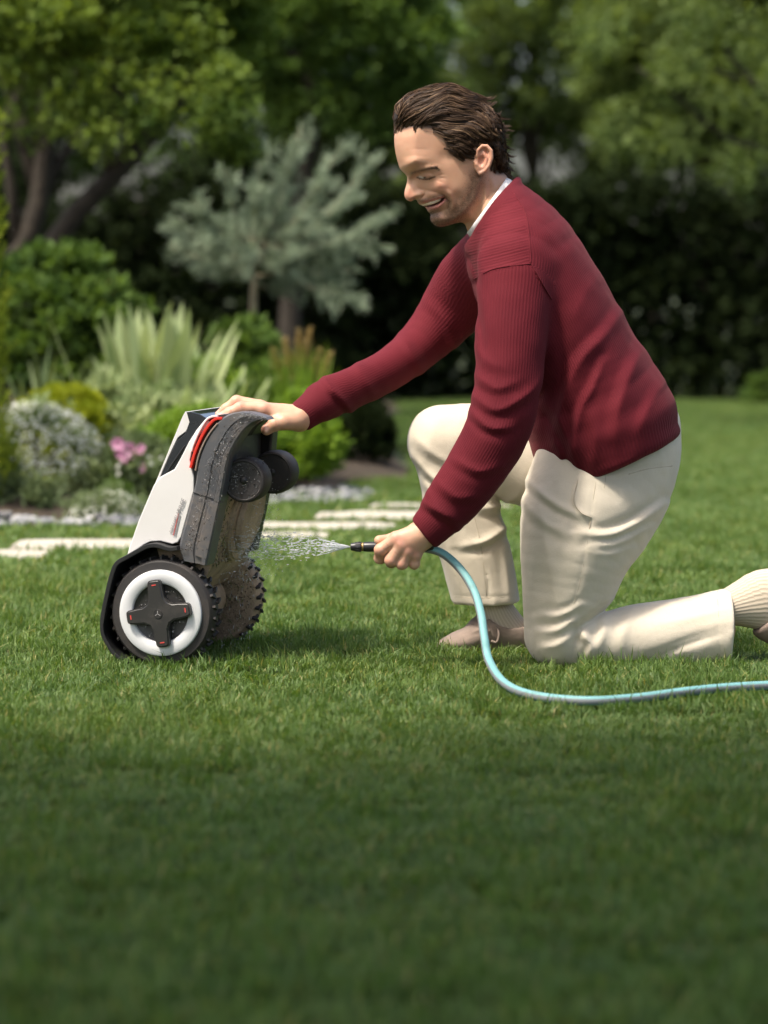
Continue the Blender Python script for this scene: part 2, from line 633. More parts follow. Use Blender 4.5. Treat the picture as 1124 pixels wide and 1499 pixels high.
tag(path_grass, 'grass growing between and around the stepping stones', 'grass', kind='stuff')
_me = bpy.data.meshes.new('lawn_grass')
_me.vertices.add(len(pts))
_me.vertices.foreach_set('co', np.concatenate([pts, np.zeros((len(pts), 1))], 1).astype(np.float32).ravel())
for nm, arr in (('rot', rng.integers(0, 4, len(pts)) * (math.pi / 2) + rng.normal(0, 0.1, len(pts))), ('scl', rng.uniform(0.78, 1.38, len(pts))),
                ('pick', rng.integers(0, 4, len(pts)).astype(float))):
    _at = _me.attributes.new(nm, 'FLOAT', 'POINT')
    _at.data.foreach_set('value', arr.astype(np.float32))
lawn_grass = link('lawn_grass', _me)
tag(lawn_grass, 'short green mown lawn grass covering the ground', 'grass', kind='stuff')
ng = bpy.data.node_groups.new('scatter_grass', 'GeometryNodeTree')
ng.interface.new_socket('Geometry', in_out='INPUT', socket_type='NodeSocketGeometry')
ng.interface.new_socket('Geometry', in_out='OUTPUT', socket_type='NodeSocketGeometry')
_gi = ng.nodes.new('NodeGroupInput'); _go = ng.nodes.new('NodeGroupOutput')
_jn = ng.nodes.new('GeometryNodeJoinGeometry')
def _named(nm):
    nd = ng.nodes.new('GeometryNodeInputNamedAttribute'); nd.data_type = 'FLOAT'
    nd.inputs['Name'].default_value = nm
    return nd.outputs['Attribute']
_rot = ng.nodes.new('ShaderNodeCombineXYZ'); ng.links.new(_named('rot'), _rot.inputs['Z'])
_scl = ng.nodes.new('ShaderNodeCombineXYZ')
for ax in 'XY': _scl.inputs[ax].default_value = 1.0
ng.links.new(_named('scl'), _scl.inputs['Z'])
_pick = _named('pick')
for k, t in enumerate(tiles):
    oi = ng.nodes.new('GeometryNodeObjectInfo'); oi.inputs['Object'].default_value = t
    cp = ng.nodes.new('FunctionNodeCompare'); cp.data_type = 'FLOAT'; cp.operation = 'EQUAL'
    ng.links.new(_pick, cp.inputs['A']); cp.inputs['B'].default_value = float(k); cp.inputs['Epsilon'].default_value = 0.1
    ip = ng.nodes.new('GeometryNodeInstanceOnPoints')
    ng.links.new(_gi.outputs[0], ip.inputs['Points']); ng.links.new(cp.outputs[0], ip.inputs['Selection'])
    ng.links.new(oi.outputs['Geometry'], ip.inputs['Instance'])
    ng.links.new(_rot.outputs[0], ip.inputs['Rotation']); ng.links.new(_scl.outputs[0], ip.inputs['Scale'])
    ng.links.new(ip.outputs[0], _jn.inputs[0])
ng.links.new(_jn.outputs[0], _go.inputs[0])
_md = lawn_grass.modifiers.new('scatter', 'NODES'); _md.node_group = ng

# ------------------------------------------------------------------ stepping stones
M_stone = NT('pale_limestone')
_c = M_stone.coords()
_col = M_stone.ramp(M_stone.noise(_c, 6.0, 8, 0.65), [(0.25, (0.20, 0.18, 0.14)), (0.42, (0.36, 0.33, 0.27)), (0.8, (0.50, 0.475, 0.40))])
M_stone.set(color=_col, rough=0.85)
M_stone.bump(M_stone.noise(_c, 30.0, 8, 0.7), 0.5, 0.006)
def slab(x0, x1, y0, y1, label, seed):
    r = np.random.default_rng(seed)
    cx, cy = (x0 + x1) / 2, (y0 + y1) / 2
    n = 22
    bm = bmesh.new()
    vs = []
    for k in range(n):
        a = 2 * math.pi * k / n
        c, s = math.cos(a), math.sin(a)
        e = 0.32   # squarish outline
        rx = (abs(c) ** e) * math.copysign(1, c) * (x1 - x0) / 2 * (1 + r.normal(0, 0.03))
        ry = (abs(s) ** e) * math.copysign(1, s) * (y1 - y0) / 2 * (1 + r.normal(0, 0.06))
        vs.append(bm.verts.new((rx, ry, 0)))
    f = bm.faces.new(vs)
    ex = bmesh.ops.extrude_face_region(bm, geom=[f])
    top = [v for v in ex['geom'] if isinstance(v, bmesh.types.BMVert)]
    for v in top:
        v.co.z = 0.017 + r.normal(0, 0.001)
        v.co.x *= 0.975; v.co.y *= 0.97
    edges = [e for e in bm.edges if all(v in top for v in e.verts)]
    bmesh.ops.bevel(bm, geom=edges, offset=0.004, segments=2, affect='EDGES')
    o = obj_bm('stepping_stone', bm, M_stone.m, smooth=True, angle=50)
    o.location = (cx, cy, -0.004)
    o.rotation_euler = (0, 0, r.normal(0, 0.03))
    return tag(o, label, 'stepping stone', 'flat stones of the garden path')
slab(*SLABS[0], 'pale flat stepping stone cut by the left edge of the picture', 1)
slab(*SLABS[1], 'long pale stepping stone just left of the mower, behind its wheel', 2)
slab(*SLABS[2], 'small pale stepping stone nearest the mower underside, lowest of those right of it', 3)
slab(*SLABS[3], 'pale stepping stone right of the mower, second row from the front', 4)
slab(*SLABS[4], 'widest pale stepping stone, above the hose nozzle', 5)
slab(*SLABS[5], 'farthest thin stepping stone, beside the raised knee', 6)

# pale pebbles along the edge of the bed
M_peb = NT('pebbles')
_a = M_peb.attr('tone', 'Fac')
M_peb.set(color=M_peb.ramp(_a, [(0, (0.09, 0.09, 0.09)), (0.5, (0.19, 0.20, 0.21)), (1, (0.36, 0.36, 0.35))]), rough=0.8)
M_peb.bump(M_peb.noise(M_peb.coords(), 60, 4), 0.3, 0.004)
_bm = bmesh.new(); bmesh.ops.create_icosphere(_bm, subdivisions=2, radius=1.0)
ICO_V = np.array([v.co[:] for v in _bm.verts]); ICO_F = np.array([[v.index for v in f.verts] for f in _bm.faces]); _bm.free()
_bm = bmesh.new(); bmesh.ops.create_icosphere(_bm, subdivisions=1, radius=1.0)
ICO1_V = np.array([v.co[:] for v in _bm.verts]); ICO1_F = np.array([[v.index for v in f.verts] for f in _bm.faces]); _bm.free()
def pebbles(name, areas, label, seed):
    r = np.random.default_rng(seed)
    parts, tones = [], []
    for (cx, cy, rx, ry, n, sz, hh) in areas:
        for k in range(n):
            a = r.uniform(0, 2 * np.pi); q = math.sqrt(r.random())
            x, y = cx + rx * q * math.cos(a), cy + ry * q * math.sin(a)
            s = sz * r.uniform(0.5, 1.3)
            sc = np.array([s * r.uniform(0.8, 1.4), s * r.uniform(0.8, 1.3), s * r.uniform(0.5, 0.8)])
            th = r.uniform(0, np.pi); c_, s_ = math.cos(th), math.sin(th)
            V = ICO1_V * (1 + 0.18 * vnoise(ICO1_V + k * 3.1, 1.6, 5)[:, None]) * sc
            V = np.stack([V[:, 0] * c_ - V[:, 1] * s_, V[:, 0] * s_ + V[:, 1] * c_, V[:, 2]], 1)
            parts.append((V + np.array([x, y, 0.012 + hh * (1 - q * q) * r.random() + sc[2] * 0.4]), [ICO1_F]))
            tones.append(np.full(len(V), r.random()))
    V, F = join(parts)
    o = obj_np(name, V, F, M_peb.m, None, True, {'tone': ('FLOAT', np.concatenate(tones))})
    return tag(o, label, 'pebbles', kind='stuff')
pebbles('pebbles', [(-1.22, 7.93, 0.26, 0.10, 170, 0.016, 0.03), (-0.80, 7.92, 0.17, 0.10, 110, 0.015, 0.02), (-0.55, 8.15, 0.1, 0.12, 60, 0.015, 0.02)], 'pale pebbles edging the flower bed behind the mower', 21)
pebbles('gravel', [(-0.20, 9.05, 0.17, 0.30, 260, 0.014, 0.02), (-0.33, 8.85, 0.14, 0.2, 120, 0.014, 0.01)], 'low patch of blue grey gravel by the stepping stones', 22)

# ================================================================== plants and trees
def leaf_mesh(c, d, s, L, W, fold=0.25):
    """diamond leaves: base c, unit direction d, unit side s, length L, width W"""
    n = np.cross(d, s)
    L = L[:, None]; W = W[:, None]
    m = c + d * L * 0.45 + n * L * 0.06
    V = np.stack([c, m + s * W / 2 + n * W * fold, c + d * L, m - s * W / 2 + n * W * fold], 1).reshape(-1, 3)
    k = np.arange(len(c))[:, None] * 4
    F = np.concatenate([k + np.array([[0, 1, 2]]), k + np.array([[0, 2, 3]])])
    return V, [F]

def unit(v):
    return v / (np.linalg.norm(v, axis=-1, keepdims=True) + 1e-9)

def cloud(r, clumps, crad, per, leaf, aspect=0.5, out=None, outw=0.6, droop=0.1, flat=0.75):
    """leaves gathered round clump centres; returns V,F,tone"""
    clumps = np.asarray(clumps, float)
    crad = np.broadcast_to(np.asarray(crad, float), (len(clumps),))
    N = len(clumps) * per
    ci = np.repeat(np.arange(len(clumps)), per)
    off = unit(r.normal(size=(N, 3))) * (r.random(N) ** 0.45)[:, None] * crad[ci][:, None]
    off[:, 2] *= flat
    c = clumps[ci] + off
    o = unit(off) if out is None else unit(c - np.asarray(out))
    d = unit(o * outw + r.normal(size=(N, 3)) * 0.6 + np.array([0, 0, -droop]))
    s = unit(np.cross(d, unit(r.normal(size=(N, 3)) * 0.55 + np.array([0, 0, 1.0]))))
    L = leaf * r.uniform(0.6, 1.3, N)
    V, F = leaf_mesh(c, d, s, L, L * aspect * r.uniform(0.8, 1.2, N))
    ct = r.normal(0, 0.16, len(clumps))
    tone = np.clip(0.45 + ct[ci] + r.normal(0, 0.16, N), 0, 1)
    return V, F, np.repeat(tone, 4)

def ell_points(r, n, c, rad, shell=0.5, zmin=-1.0):
    p = unit(r.normal(size=(n * 3, 3)))
    p = p[p[:, 2] > zmin][:n]
    q = (shell + (1 - shell) * r.random(len(p))) ** 0.6
    return np.asarray(c) + p * q[:, None] * np.asarray(rad)

M_bark = NT('bark')
_c = M_bark.coords()
M_bark.set(color=M_bark.ramp(M_bark.noise(_c, 25, 8, 0.7), [(0.3, (0.016, 0.012, 0.008)), (0.7, (0.055, 0.043, 0.030))]), rough=0.9)
M_bark.bump(M_bark.noise(_c, 60, 6), 0.8, 0.01)
M_stem = plain('green_stem', (0.09, 0.12, 0.04), 0.6)

MF = {
    'lime': foliage_mat('leaf_lime', (0.045, 0.09, 0.016), (0.23, 0.31, 0.06), trans=0.42, spec=0.12),
    'mid': foliage_mat('leaf_mid', (0.038, 0.078, 0.017), (0.13, 0.21, 0.045), trans=0.4, spec=0.12),
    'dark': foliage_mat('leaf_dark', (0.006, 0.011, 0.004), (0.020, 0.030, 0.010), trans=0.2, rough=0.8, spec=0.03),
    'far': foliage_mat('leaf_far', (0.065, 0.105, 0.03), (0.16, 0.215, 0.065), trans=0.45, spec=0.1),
    'silver': foliage_mat('leaf_silver', (0.12, 0.17, 0.105), (0.42, 0.50, 0.35), trans=0.2, tcol=(1, 1, 0.8), spec=0.12),
    'golden': foliage_mat('leaf_golden', (0.12, 0.17, 0.010), (0.40, 0.44, 0.035), trans=0.4, spec=0.1),
    'fresh': foliage_mat('leaf_fresh', (0.09, 0.17, 0.018), (0.28, 0.42, 0.065), trans=0.45, spec=0.12),
    'sage': foliage_mat('leaf_sage', (0.14, 0.21, 0.08), (0.46, 0.52, 0.27), trans=0.35, tcol=(1.1, 1.1, 0.7), spec=0.12),
    'grey': foliage_mat('leaf_greygreen', (0.08, 0.12, 0.05), (0.22, 0.28, 0.14), trans=0.3, spec=0.12),
    'thuja': foliage_mat('leaf_thuja', (0.12, 0.19, 0.02), (0.36, 0.42, 0.06), trans=0.4, spec=0.12),
    'orange': foliage_mat('leaf_orange', (0.30, 0.13, 0.01), (0.50, 0.28, 0.03), trans=0.4, tcol=(1.1, 0.9, 0.5)),
    'tan': foliage_mat('plume_tan', (0.28, 0.20, 0.07), (0.50, 0.38, 0.17), trans=0.3, tcol=(1.1, 1, 0.7)),
    'white': foliage_mat('petal_white', (0.60, 0.62, 0.52), (0.82, 0.83, 0.76), trans=0.3, tcol=(1, 1, 0.95)),
    'pink': foliage_mat('petal_pink', (0.62, 0.26, 0.44), (0.80, 0.48, 0.64), trans=0.3, tcol=(1, 0.9, 0.95)),
}

def limb(a, b, r0, r1, r, wob=0.08, n=7, sides=7):
    a = np.asarray(a, float); b = np.asarray(b, float)
    t = np.linspace(0, 1, n)[:, None]
    L = np.linalg.norm(b - a)
    p = a + (b - a) * t + r.normal(0, wob * L, (n, 3)) * (t * (1 - t) * 2) + np.array([0, 0, 0.06 * L]) * (t * (1 - t))
    return tube(p, np.linspace(r0, r1, n), sides)

def tree(name, label, base, trunk_pts, r0, crown_c, crown_r, n_clumps, per, clump_r, leaf, mat, seed, aspect=0.5, group=None, shell=0.45, extra=None, zmin=-0.9, cat='tree', flat=0.75, nlimb=9):
    r = np.random.default_rng(seed)
    root = empty(name, base)
    b = np.asarray(base, float)
    tp = np.asarray(trunk_pts, float) - b
    parts = [tube(catmull(tp, 12), np.linspace(r0, r0 * 0.45, 12), 9)]
    cl = ell_points(r, n_clumps, np.asarray(crown_c) - b, crown_r, shell, zmin)
    if extra is not None:
        cl = np.concatenate([cl, np.asarray(extra) - b])
    tt = catmull(tp, 12)
    for k in r.choice(len(cl), min(nlimb, len(cl)), replace=False):
        a = tt[r.integers(5, 12)]
        parts.append(limb(a, cl[k], r0 * 0.42, r0 * 0.1, r))
    V, F = join(parts)
    obj_np('trunk', V, F, M_bark.m, root)
    V, F, tone = cloud(r, cl, clump_r * r.uniform(0.7, 1.25, len(cl)), per, leaf, aspect, out=np.asarray(crown_c) - b - np.array([0, 0, crown_r[2] * 0.5]), flat=flat)
    obj_np('crown', V, F, MF[mat], root, True, {'tone': ('FLOAT', tone)})
    return tag(root, label, cat, group)

def shrub(name, label, cat, base, c, rad, n_clumps, per, clump_r, leaf, mat, seed, aspect=0.5, shell=0.55, stems=6, group=None, zmin=-0.5, droop=0.0):
    r = np.random.default_rng(seed)
    root = empty(name, base)
    b = np.asarray(base, float); c = np.asarray(c, float) - b
    cl = ell_points(r, n_clumps, c, rad, shell, zmin)
    V, F, tone = cloud(r, cl, clump_r, per, leaf, aspect, out=c - np.array([0, 0, rad[2] * 0.6]), outw=0.8, droop=droop)
    obj_np('foliage', V, F, MF[mat], root, True, {'tone': ('FLOAT', tone)})
    parts = [limb((r.normal(0, 0.02), r.normal(0, 0.02), 0.0), cl[r.integers(len(cl))], 0.008, 0.003, r, 0.05, 6, 5) for _ in range(stems)]
    V, F = join(parts)
    obj_np('stem', V, F, M_bark.m, root)
    return tag(root, label, cat, group)

def strap_leaves(r, n, h, spread, w, curve, base_r=0.03, seg=6, hmin=0.5, shape='lance'):
    """long curved leaves rising from one base"""
    Vs, Fs, tones = [], [], []
    t = np.linspace(0, 1, seg + 1)
    prof = np.sin(np.pi * np.clip(t * 0.92 + 0.08, 0, 1)) ** 0.7 if shape == 'lance' else ((1 - t) ** 0.55 if shape == 'sword' else np.sin(np.pi * np.clip(t, 0, 1) ** 1.5 * 0.94 + 0.12) ** 0.9)
    prof[-1] = 0.02
    for k in range(n):
        a = r.uniform(0, 2 * np.pi)
        L = h * r.uniform(hmin, 1.0)
        lean = spread * abs(r.normal(0.6, 0.35))
        cv = curve * r.uniform(0.4, 1.3)
        th = lean + cv * t
        ds = L / seg
        hor = np.concatenate([[0], np.cumsum(np.sin(th[:-1]) * ds)])
        ver = np.concatenate([[0], np.cumsum(np.cos(th[:-1]) * ds)])
        d = np.array([math.cos(a), math.sin(a), 0])
        p = np.array([r.normal(0, base_r), r.normal(0, base_r), 0]) + hor[:, None] * d + ver[:, None] * np.array([0, 0, 1.0])
        sa = a + np.pi / 2 + r.normal(0, 0.35)
        s = np.array([math.cos(sa), math.sin(sa), 0])
        ww = (w * r.uniform(0.7, 1.25) / 2 * prof)[:, None]
        V = np.concatenate([p - s * ww, p + s * ww + np.array([0, 0, 0.15]) * ww])
        i = np.arange(seg)
        F = np.stack([i, i + 1, i + seg + 2, i + seg + 1], 1)
        Vs.append((V, [F])); tones.append(np.full(len(V), np.clip(r.normal(0.5, 0.25), 0, 1)))
    return Vs, tones

def strap_plant(name, label, cat, base, n, h, spread, w, curve, mat, seed, group=None, **kw):
    r = np.random.default_rng(seed)
    root = empty(name, base)
    split = kw.pop('split', True)
    Vs, tones = strap_leaves(r, n, h, spread, w, curve, **kw)
    if split:                                   # broad leaves that can be told apart: one object each
        for (V, F), tone in zip(Vs, tones):
            obj_np('leaf', V, F, MF[mat], root, True, {'tone': ('FLOAT', tone)})
    else:
        V, F = join(Vs)
        obj_np('leaves', V, F, MF[mat], root, True, {'tone': ('FLOAT', np.concatenate(tones))})
    return tag(root, label, cat, group), r

# --- big tree with the sunlit lime crown, upper left
tree('broadleaf_tree', 'large tree with sunlit yellow green crown and leaning dark trunk, upper left', (-1.75, 11.6, 0.03),
     [(-1.75, 11.6, 0.0), (-1.62, 11.6, 0.55), (-1.42, 11.6, 0.95), (-1.12, 11.65, 1.28), (-0.85, 11.7, 1.62), (-0.7, 11.8, 2.2)], 0.062,
     (-1.3, 11.5, 1.85), (0.82, 0.6, 0.60), 210, 260, 0.16, 0.037, 'lime', 41, aspect=0.62,
     extra=[P(330, 150, 11.0), P(300, 190, 11.0), P(345, 215, 11.1), P(150, 195, 11.0), P(210, 170, 11.0), P(60, 170, 11.1), P(120, 160, 11.0), P(250, 140, 11.0), P(320, 110, 11.0), P(190, 110, 11.0), P(100, 120, 11.0), P(30, 100, 11.0)], zmin=-0.25)
tree('broadleaf_tree', 'second dark trunk rising behind the lime tree at the far left', (-1.95, 12.6, 0.03),
     [(-1.95, 12.6, 0), (-1.8, 12.6, 0.7), (-1.62, 12.6, 1.2), (-1.6, 12.6, 2.3)], 0.075, (-1.65, 12.7, 2.3), (0.9, 0.6, 0.7), 80, 170, 0.17, 0.05, 'mid', 42, zmin=-0.3)
# --- green tree above the silver tree
tree('broadleaf_tree', 'mid green tree crown above and behind the silver tree', (-0.55, 14.8, 0.03),
     [(-0.55, 14.8, 0), (-0.5, 14.8, 0.9), (-0.42, 14.8, 1.6), (-0.4, 14.8, 2.6)], 0.07, (-0.30, 14.6, 2.15), (0.75, 0.6, 0.75), 150, 170, 0.15, 0.055, 'mid', 43, zmin=-0.7)
# --- silver-leaved young tree
def silver_tree():
    r = np.random.default_rng(44)
    base = np.array([P(352, 660, 11.0)[0], 11.0, 0.03])
    root = empty('silver_tree', base)
    top = P(372, 400, 11.0) - base
    parts = [tube(catmull([(0, 0, 0), top * 0.5 + np.array([0.015, 0, 0]), top], 10), np.linspace(0.022, 0.014, 10), 8)]
    tips = [(545, 238), (552, 322), (505, 210), (440, 185), (378, 172), (330, 250), (262, 322), (250, 360), (290, 300), (520, 395), (500, 430), (455, 400),
            (400, 300), (470, 270), (350, 320), (540, 350), (420, 370), (300, 385), (475, 340), (380, 240), (430, 230), (520, 280), (315, 350), (495, 300), (360, 365)]
    C, D = [], []
    for (x, y) in tips:
        yy = 11.0 + r.normal(0, 0.16)
        e = P(x, y, yy) - base
        start = top * r.uniform(0.85, 1.0) + np.array([0, 0, r.uniform(0, 0.25)])
        mid = (start + e) / 2 + np.array([0, 0, -0.05])
        c = catmull([start, mid, e], 14)
        parts.append(tube(c, np.linspace(0.008, 0.002, 14), 5))
        for q in range(10):                       # side sprays, feathery
            j = r.integers(3, 13)
            dirn = unit(unit(c[-1] - c[0]) + r.normal(0, 0.45, 3))
            l = r.uniform(0.07, 0.17)
            for u in np.linspace(0, 1, 26):
                C.append(c[j] + dirn * l * u); D.append(dirn)
        for u in np.linspace(0.3, 1, 40):
            k = u * 13; i = min(int(k), 12)
            C.append(c[i] + (c[i + 1] - c[i]) * (k - i)); D.append(unit(c[-1] - c[-4]))
    V, F = join(parts)
    obj_np('trunk', V, F, plain('pale_bark', (0.22, 0.19, 0.12), 0.8, 0.3, 40), root)
    C = np.array(C); D = np.array(D); rep = 2
    C = np.repeat(C, rep, 0); D = np.repeat(D, rep, 0)
    N = len(C)
    d = unit(D * 0.8 + r.normal(size=(N, 3)) * 0.6)
    s = unit(np.cross(d, r.normal(size=(N, 3))))
    L = r.uniform(0.022, 0.046, N)
    V, F = leaf_mesh(C + r.normal(0, 0.008, (N, 3)), d, s, L, L * 0.15)
    obj_np('crown', V, F, MF['silver'], root, True, {'tone': ('FLOAT', np.repeat(np.clip(r.normal(0.5, 0.25, N), 0, 1), 4))})
    tag(root, 'young silver leaved tree with thin pale trunk and feathery branches', 'tree')
silver_tree()

# --- conifer cut by the left edge
def thuja():
    r = np.random.default_rng(45)
    base = np.array([-1.268, 8.2, 0.03])
    root = empty('columnar_conifer', base)
    C, D = [], []
    for k in range(240):
        z = r.uniform(0.05, 1.18)
        rr = 0.115 * (1 - (z / 1.3) ** 2) + 0.015
        a = r.uniform(0, 2 * np.pi)
        d = unit(np.array([math.cos(a) * 0.45, math.sin(a) * 0.45, 1.0]) + r.normal(0, 0.12, 3))
        s0 = np.array([math.cos(a) * rr * 0.55, math.sin(a) * rr * 0.55, z - 0.05])
        for u in np.linspace(0, 1, 30):
            C.append(s0 + d * 0.13 * u); D.append(d)
    C = np.repeat(np.array(C), 3, 0); D = np.repeat(np.array(D), 3, 0); N = len(C)
    d = unit(D + r.normal(size=(N, 3)) * 0.5); s = unit(np.cross(d, r.normal(size=(N, 3))))
    L = r.uniform(0.012, 0.025, N)
    V, F = leaf_mesh(C, d, s, L, L * 0.3)
    obj_np('crown', V, F, MF['thuja'], root, True, {'tone': ('FLOAT', np.repeat(np.clip(r.normal(0.5, 0.25, N), 0, 1), 4))})
    V, F = tube([(0, 0, 0), (0, 0, 0.5), (0, 0, 1.1)], [0.02, 0.015, 0.004], 7)
    obj_np('trunk', V, F, M_bark.m, root)
    tag(root, 'bright yellow green conifer column cut by the left edge', 'conifer')
thuja()

# --- shrubs of the bed
shrub('leafy_shrub', 'tall leafy green shrub at far left under the dark trunk', 'shrub', (-1.30, 10.2, 0.05), (-1.26, 10.2, 0.52), (0.34, 0.25, 0.34), 90, 100, 0.075, 0.045, 'mid', 51, 0.6)
shrub('orange_leaf_shrub', 'narrow sprig of orange leaves beside the tall leafy shrub', 'shrub', (-1.075, 10.25, 0.05), (-1.085, 10.25, 0.62), (0.018, 0.03, 0.11), 7, 16, 0.02, 0.04, 'orange', 52, 0.45, stems=3)
shrub('dark_shrub', 'dark green shrub behind the mower, left of the plumed grass', 'shrub', (-0.56, 10.5, 0.05), (-0.56, 10.5, 0.33), (0.17, 0.16, 0.27), 40, 90, 0.06, 0.045, 'mid', 53, 0.6)
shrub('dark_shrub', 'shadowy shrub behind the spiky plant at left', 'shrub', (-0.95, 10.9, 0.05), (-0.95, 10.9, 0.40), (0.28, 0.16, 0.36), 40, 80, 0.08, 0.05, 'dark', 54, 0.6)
strap_plant('spiky_plant', 'grey green spiky plant with sword leaves at far left', 'plant', (-1.22, 9.6, 0.05), 46, 0.52, 0.75, 0.030, 0.25, 'grey', 55, shape='sword')
strap_plant('spiky_plant', 'smaller spiky sword leaved plant right of the golden mound', 'plant', (-0.98, 9.55, 0.05), 34, 0.44, 0.6, 0.024, 0.3, 'grey', 56, shape='sword')
def sage_plant(base, label, n, h, seed, spread=0.38):
    root, r = strap_plant('lance_leaf_plant', label, 'plant', base, n, h, spread, 0.044, 0.35, 'sage', seed, base_r=0.085, hmin=0.35, shape='paddle', seg=8)
    return root
sage_plant((-0.80, 9.3, 0.05), 'tall pale plant with broad upright lance leaves behind the mower', 120, 0.66, 57, 0.27)
sage_plant((-0.64, 9.2, 0.05), 'shorter pale lance leaved plant just behind the mower top', 70, 0.46, 58, 0.45)
shrub('green_filler', 'soft grey green undergrowth below the lance leaved plants', 'shrub', (-0.75, 9.0, 0.05), (-0.75, 9.0, 0.16), (0.28, 0.15, 0.20), 50, 90, 0.06, 0.035, 'sage', 59, 0.4)
shrub('bright_shrub', 'bright green low shrub directly behind the mower shell', 'shrub', (-0.66, 8.75, 0.05), (-0.66, 8.75, 0.15), (0.15, 0.12, 0.17), 30, 90, 0.05, 0.03, 'fresh', 60, 0.5)
shrub('golden_mound', 'rounded golden green shrub mound at the left', 'shrub', (-1.08, 8.95, 0.05), (-1.08, 8.95, 0.17), (0.18, 0.17, 0.22), 150, 110, 0.03, 0.018, 'golden', 61, 0.6, shell=0.85)
def flowering(name, label, base, c, rad, mat, petal, nfl, seed, fs=0.012, leaf=0.03, zmin=0.0):
    root = shrub(name, label, 'flowers', base, c, rad, 46, 110, 0.05, leaf, mat, seed, 0.25)
    r = np.random.default_rng(seed + 500)
    b = np.asarray(base, float)
    pos = ell_points(r, nfl, np.asarray(c) - b, np.asarray(rad) * 1.08, 0.85, zmin)
    C, D, Sd = [], [], []
    for p in pos:
        nrm = unit(unit(p - (np.asarray(c) - b)) + np.array([0, -0.3, 0.5]) + r.normal(0, 0.3, 3))
        t1 = unit(np.cross(nrm, r.normal(size=3))); t2 = np.cross(nrm, t1)
        for k in range(5):
            a = 2 * np.pi * k / 5
            d = unit(math.cos(a) * t1 + math.sin(a) * t2 + 0.25 * nrm)
            C.append(p); D.append(d); Sd.append(np.cross(nrm, d))
    C, D, Sd = np.array(C), np.array(D), unit(np.array(Sd))
    V, F = leaf_mesh(C, D, Sd, np.full(len(C), fs), np.full(len(C), fs * 0.85))
    o = obj_np('blossoms', V, F, MF[petal], root, True, {'tone': ('FLOAT', np.repeat(r.random(len(C)), 4))})
    tag(o, kind='stuff')
    return root
flowering('white_flower_shrub', 'shrub covered in small white flowers at lower left', (-1.10, 8.5, 0.05), (-1.12, 8.5, 0.13), (0.23, 0.17, 0.21), 'sage', 'white', 1500, 62, fs=0.0062)
flowering('low_white_flowers', 'low cushion of tiny white flowers left of the mower shell', (-0.83, 8.05, 0.05), (-0.83, 8.05, 0.01), (0.115, 0.08, 0.085), 'grey', 'white', 330, 63, fs=0.009, leaf=0.018)
flowering('grey_flower_shrub', 'fine grey green shrub below the pink blossoms', (-0.80, 8.45, 0.05), (-0.80, 8.45, 0.10), (0.13, 0.12, 0.14), 'grey', 'white', 16, 64)
def pink_flower(x, y, z, label, seed, s):
    r = np.random.default_rng(seed)
    base = np.array([x, 8.35, 0.05])
    root = empty('pink_flower', base)
    head = P(*z, 8.35) - base
    V, F = tube(catmull([(0, 0, 0), head * 0.5 + np.array([0.015, 0, 0]), head], 9), 0.003, 5)
    obj_np('stem', V, F, M_stem, root)
    C, D, Sd = [], [], []
    for q in range(2):
        c = head + r.normal(0, 0.008, 3) * (q > 0)
        for k in range(6):
            a = 2 * np.pi * k / 6 + q
            d = unit(np.array([math.cos(a), -0.5 + r.normal(0, 0.2), math.sin(a)]))
            C.append(c); D.append(d); Sd.append(unit(np.cross(d, np.array([0, -1.0, 0.1]))))
    C, D, Sd = map(np.array, (C, D, Sd))
    V, F = leaf_mesh(C, D, Sd, np.full(len(C), s), np.full(len(C), s * 0.8))
    obj_np('petals', V, F, MF['pink'], root, True, {'tone': ('FLOAT', np.repeat(r.random(len(C)), 4))})
    tag(root, label, 'flower', 'pink flowers behind the mower')
pink_flower(-0.80, 0, (173, 650), 'tallest pink blossom at the left of its cluster', 71, 0.026)
pink_flower(-0.79, 0, (190, 657), 'large pink blossom in the middle of the cluster', 72, 0.030)
pink_flower(-0.81, 0, (177, 664), 'pink blossom lowest on the left of the cluster', 73, 0.022)
pink_flower(-0.77, 0, (204, 659), 'small pale pink blossom nearest the mower shell', 74, 0.016)
pink_flower(-0.77, 0, (208, 681), 'small pink bud hanging below the cluster', 75, 0.014)
shrub('low_mound', 'small dark green mound in front of the pink flowers', 'shrub', (-0.82, 8.3, 0.03), (-0.84, 8.3, 0.03), (0.09, 0.07, 0.075), 40, 70, 0.025, 0.016, 'mid', 65, 0.5)
shrub('low_mound', 'feathery green tuft at the left corner of the bed', 'shrub', (-1.2, 8.25, 0.03), (-1.2, 8.25, 0.06), (0.2, 0.08, 0.10), 40, 90, 0.04, 0.03, 'grey', 66, 0.2)

shrub('leafy_filler', 'fresh green leafy plant filling the bed behind the mower top', 'shrub', (-0.62, 9.55, 0.05), (-0.62, 9.55, 0.24), (0.16, 0.12, 0.22), 40, 80, 0.06, 0.045, 'fresh', 67, 0.35)
shrub('leafy_filler', 'pale green leafy plant between the golden mound and the lance leaves', 'shrub', (-0.95, 9.15, 0.05), (-0.94, 9.15, 0.2), (0.14, 0.12, 0.22), 40, 80, 0.06, 0.045, 'sage', 68, 0.3)
shrub('leafy_filler', 'mid green leafy plant left of the plumed grass', 'shrub', (-0.44, 9.75, 0.05), (-0.44, 9.75, 0.22), (0.12, 0.12, 0.22), 40, 80, 0.06, 0.04, 'mid', 69, 0.5)
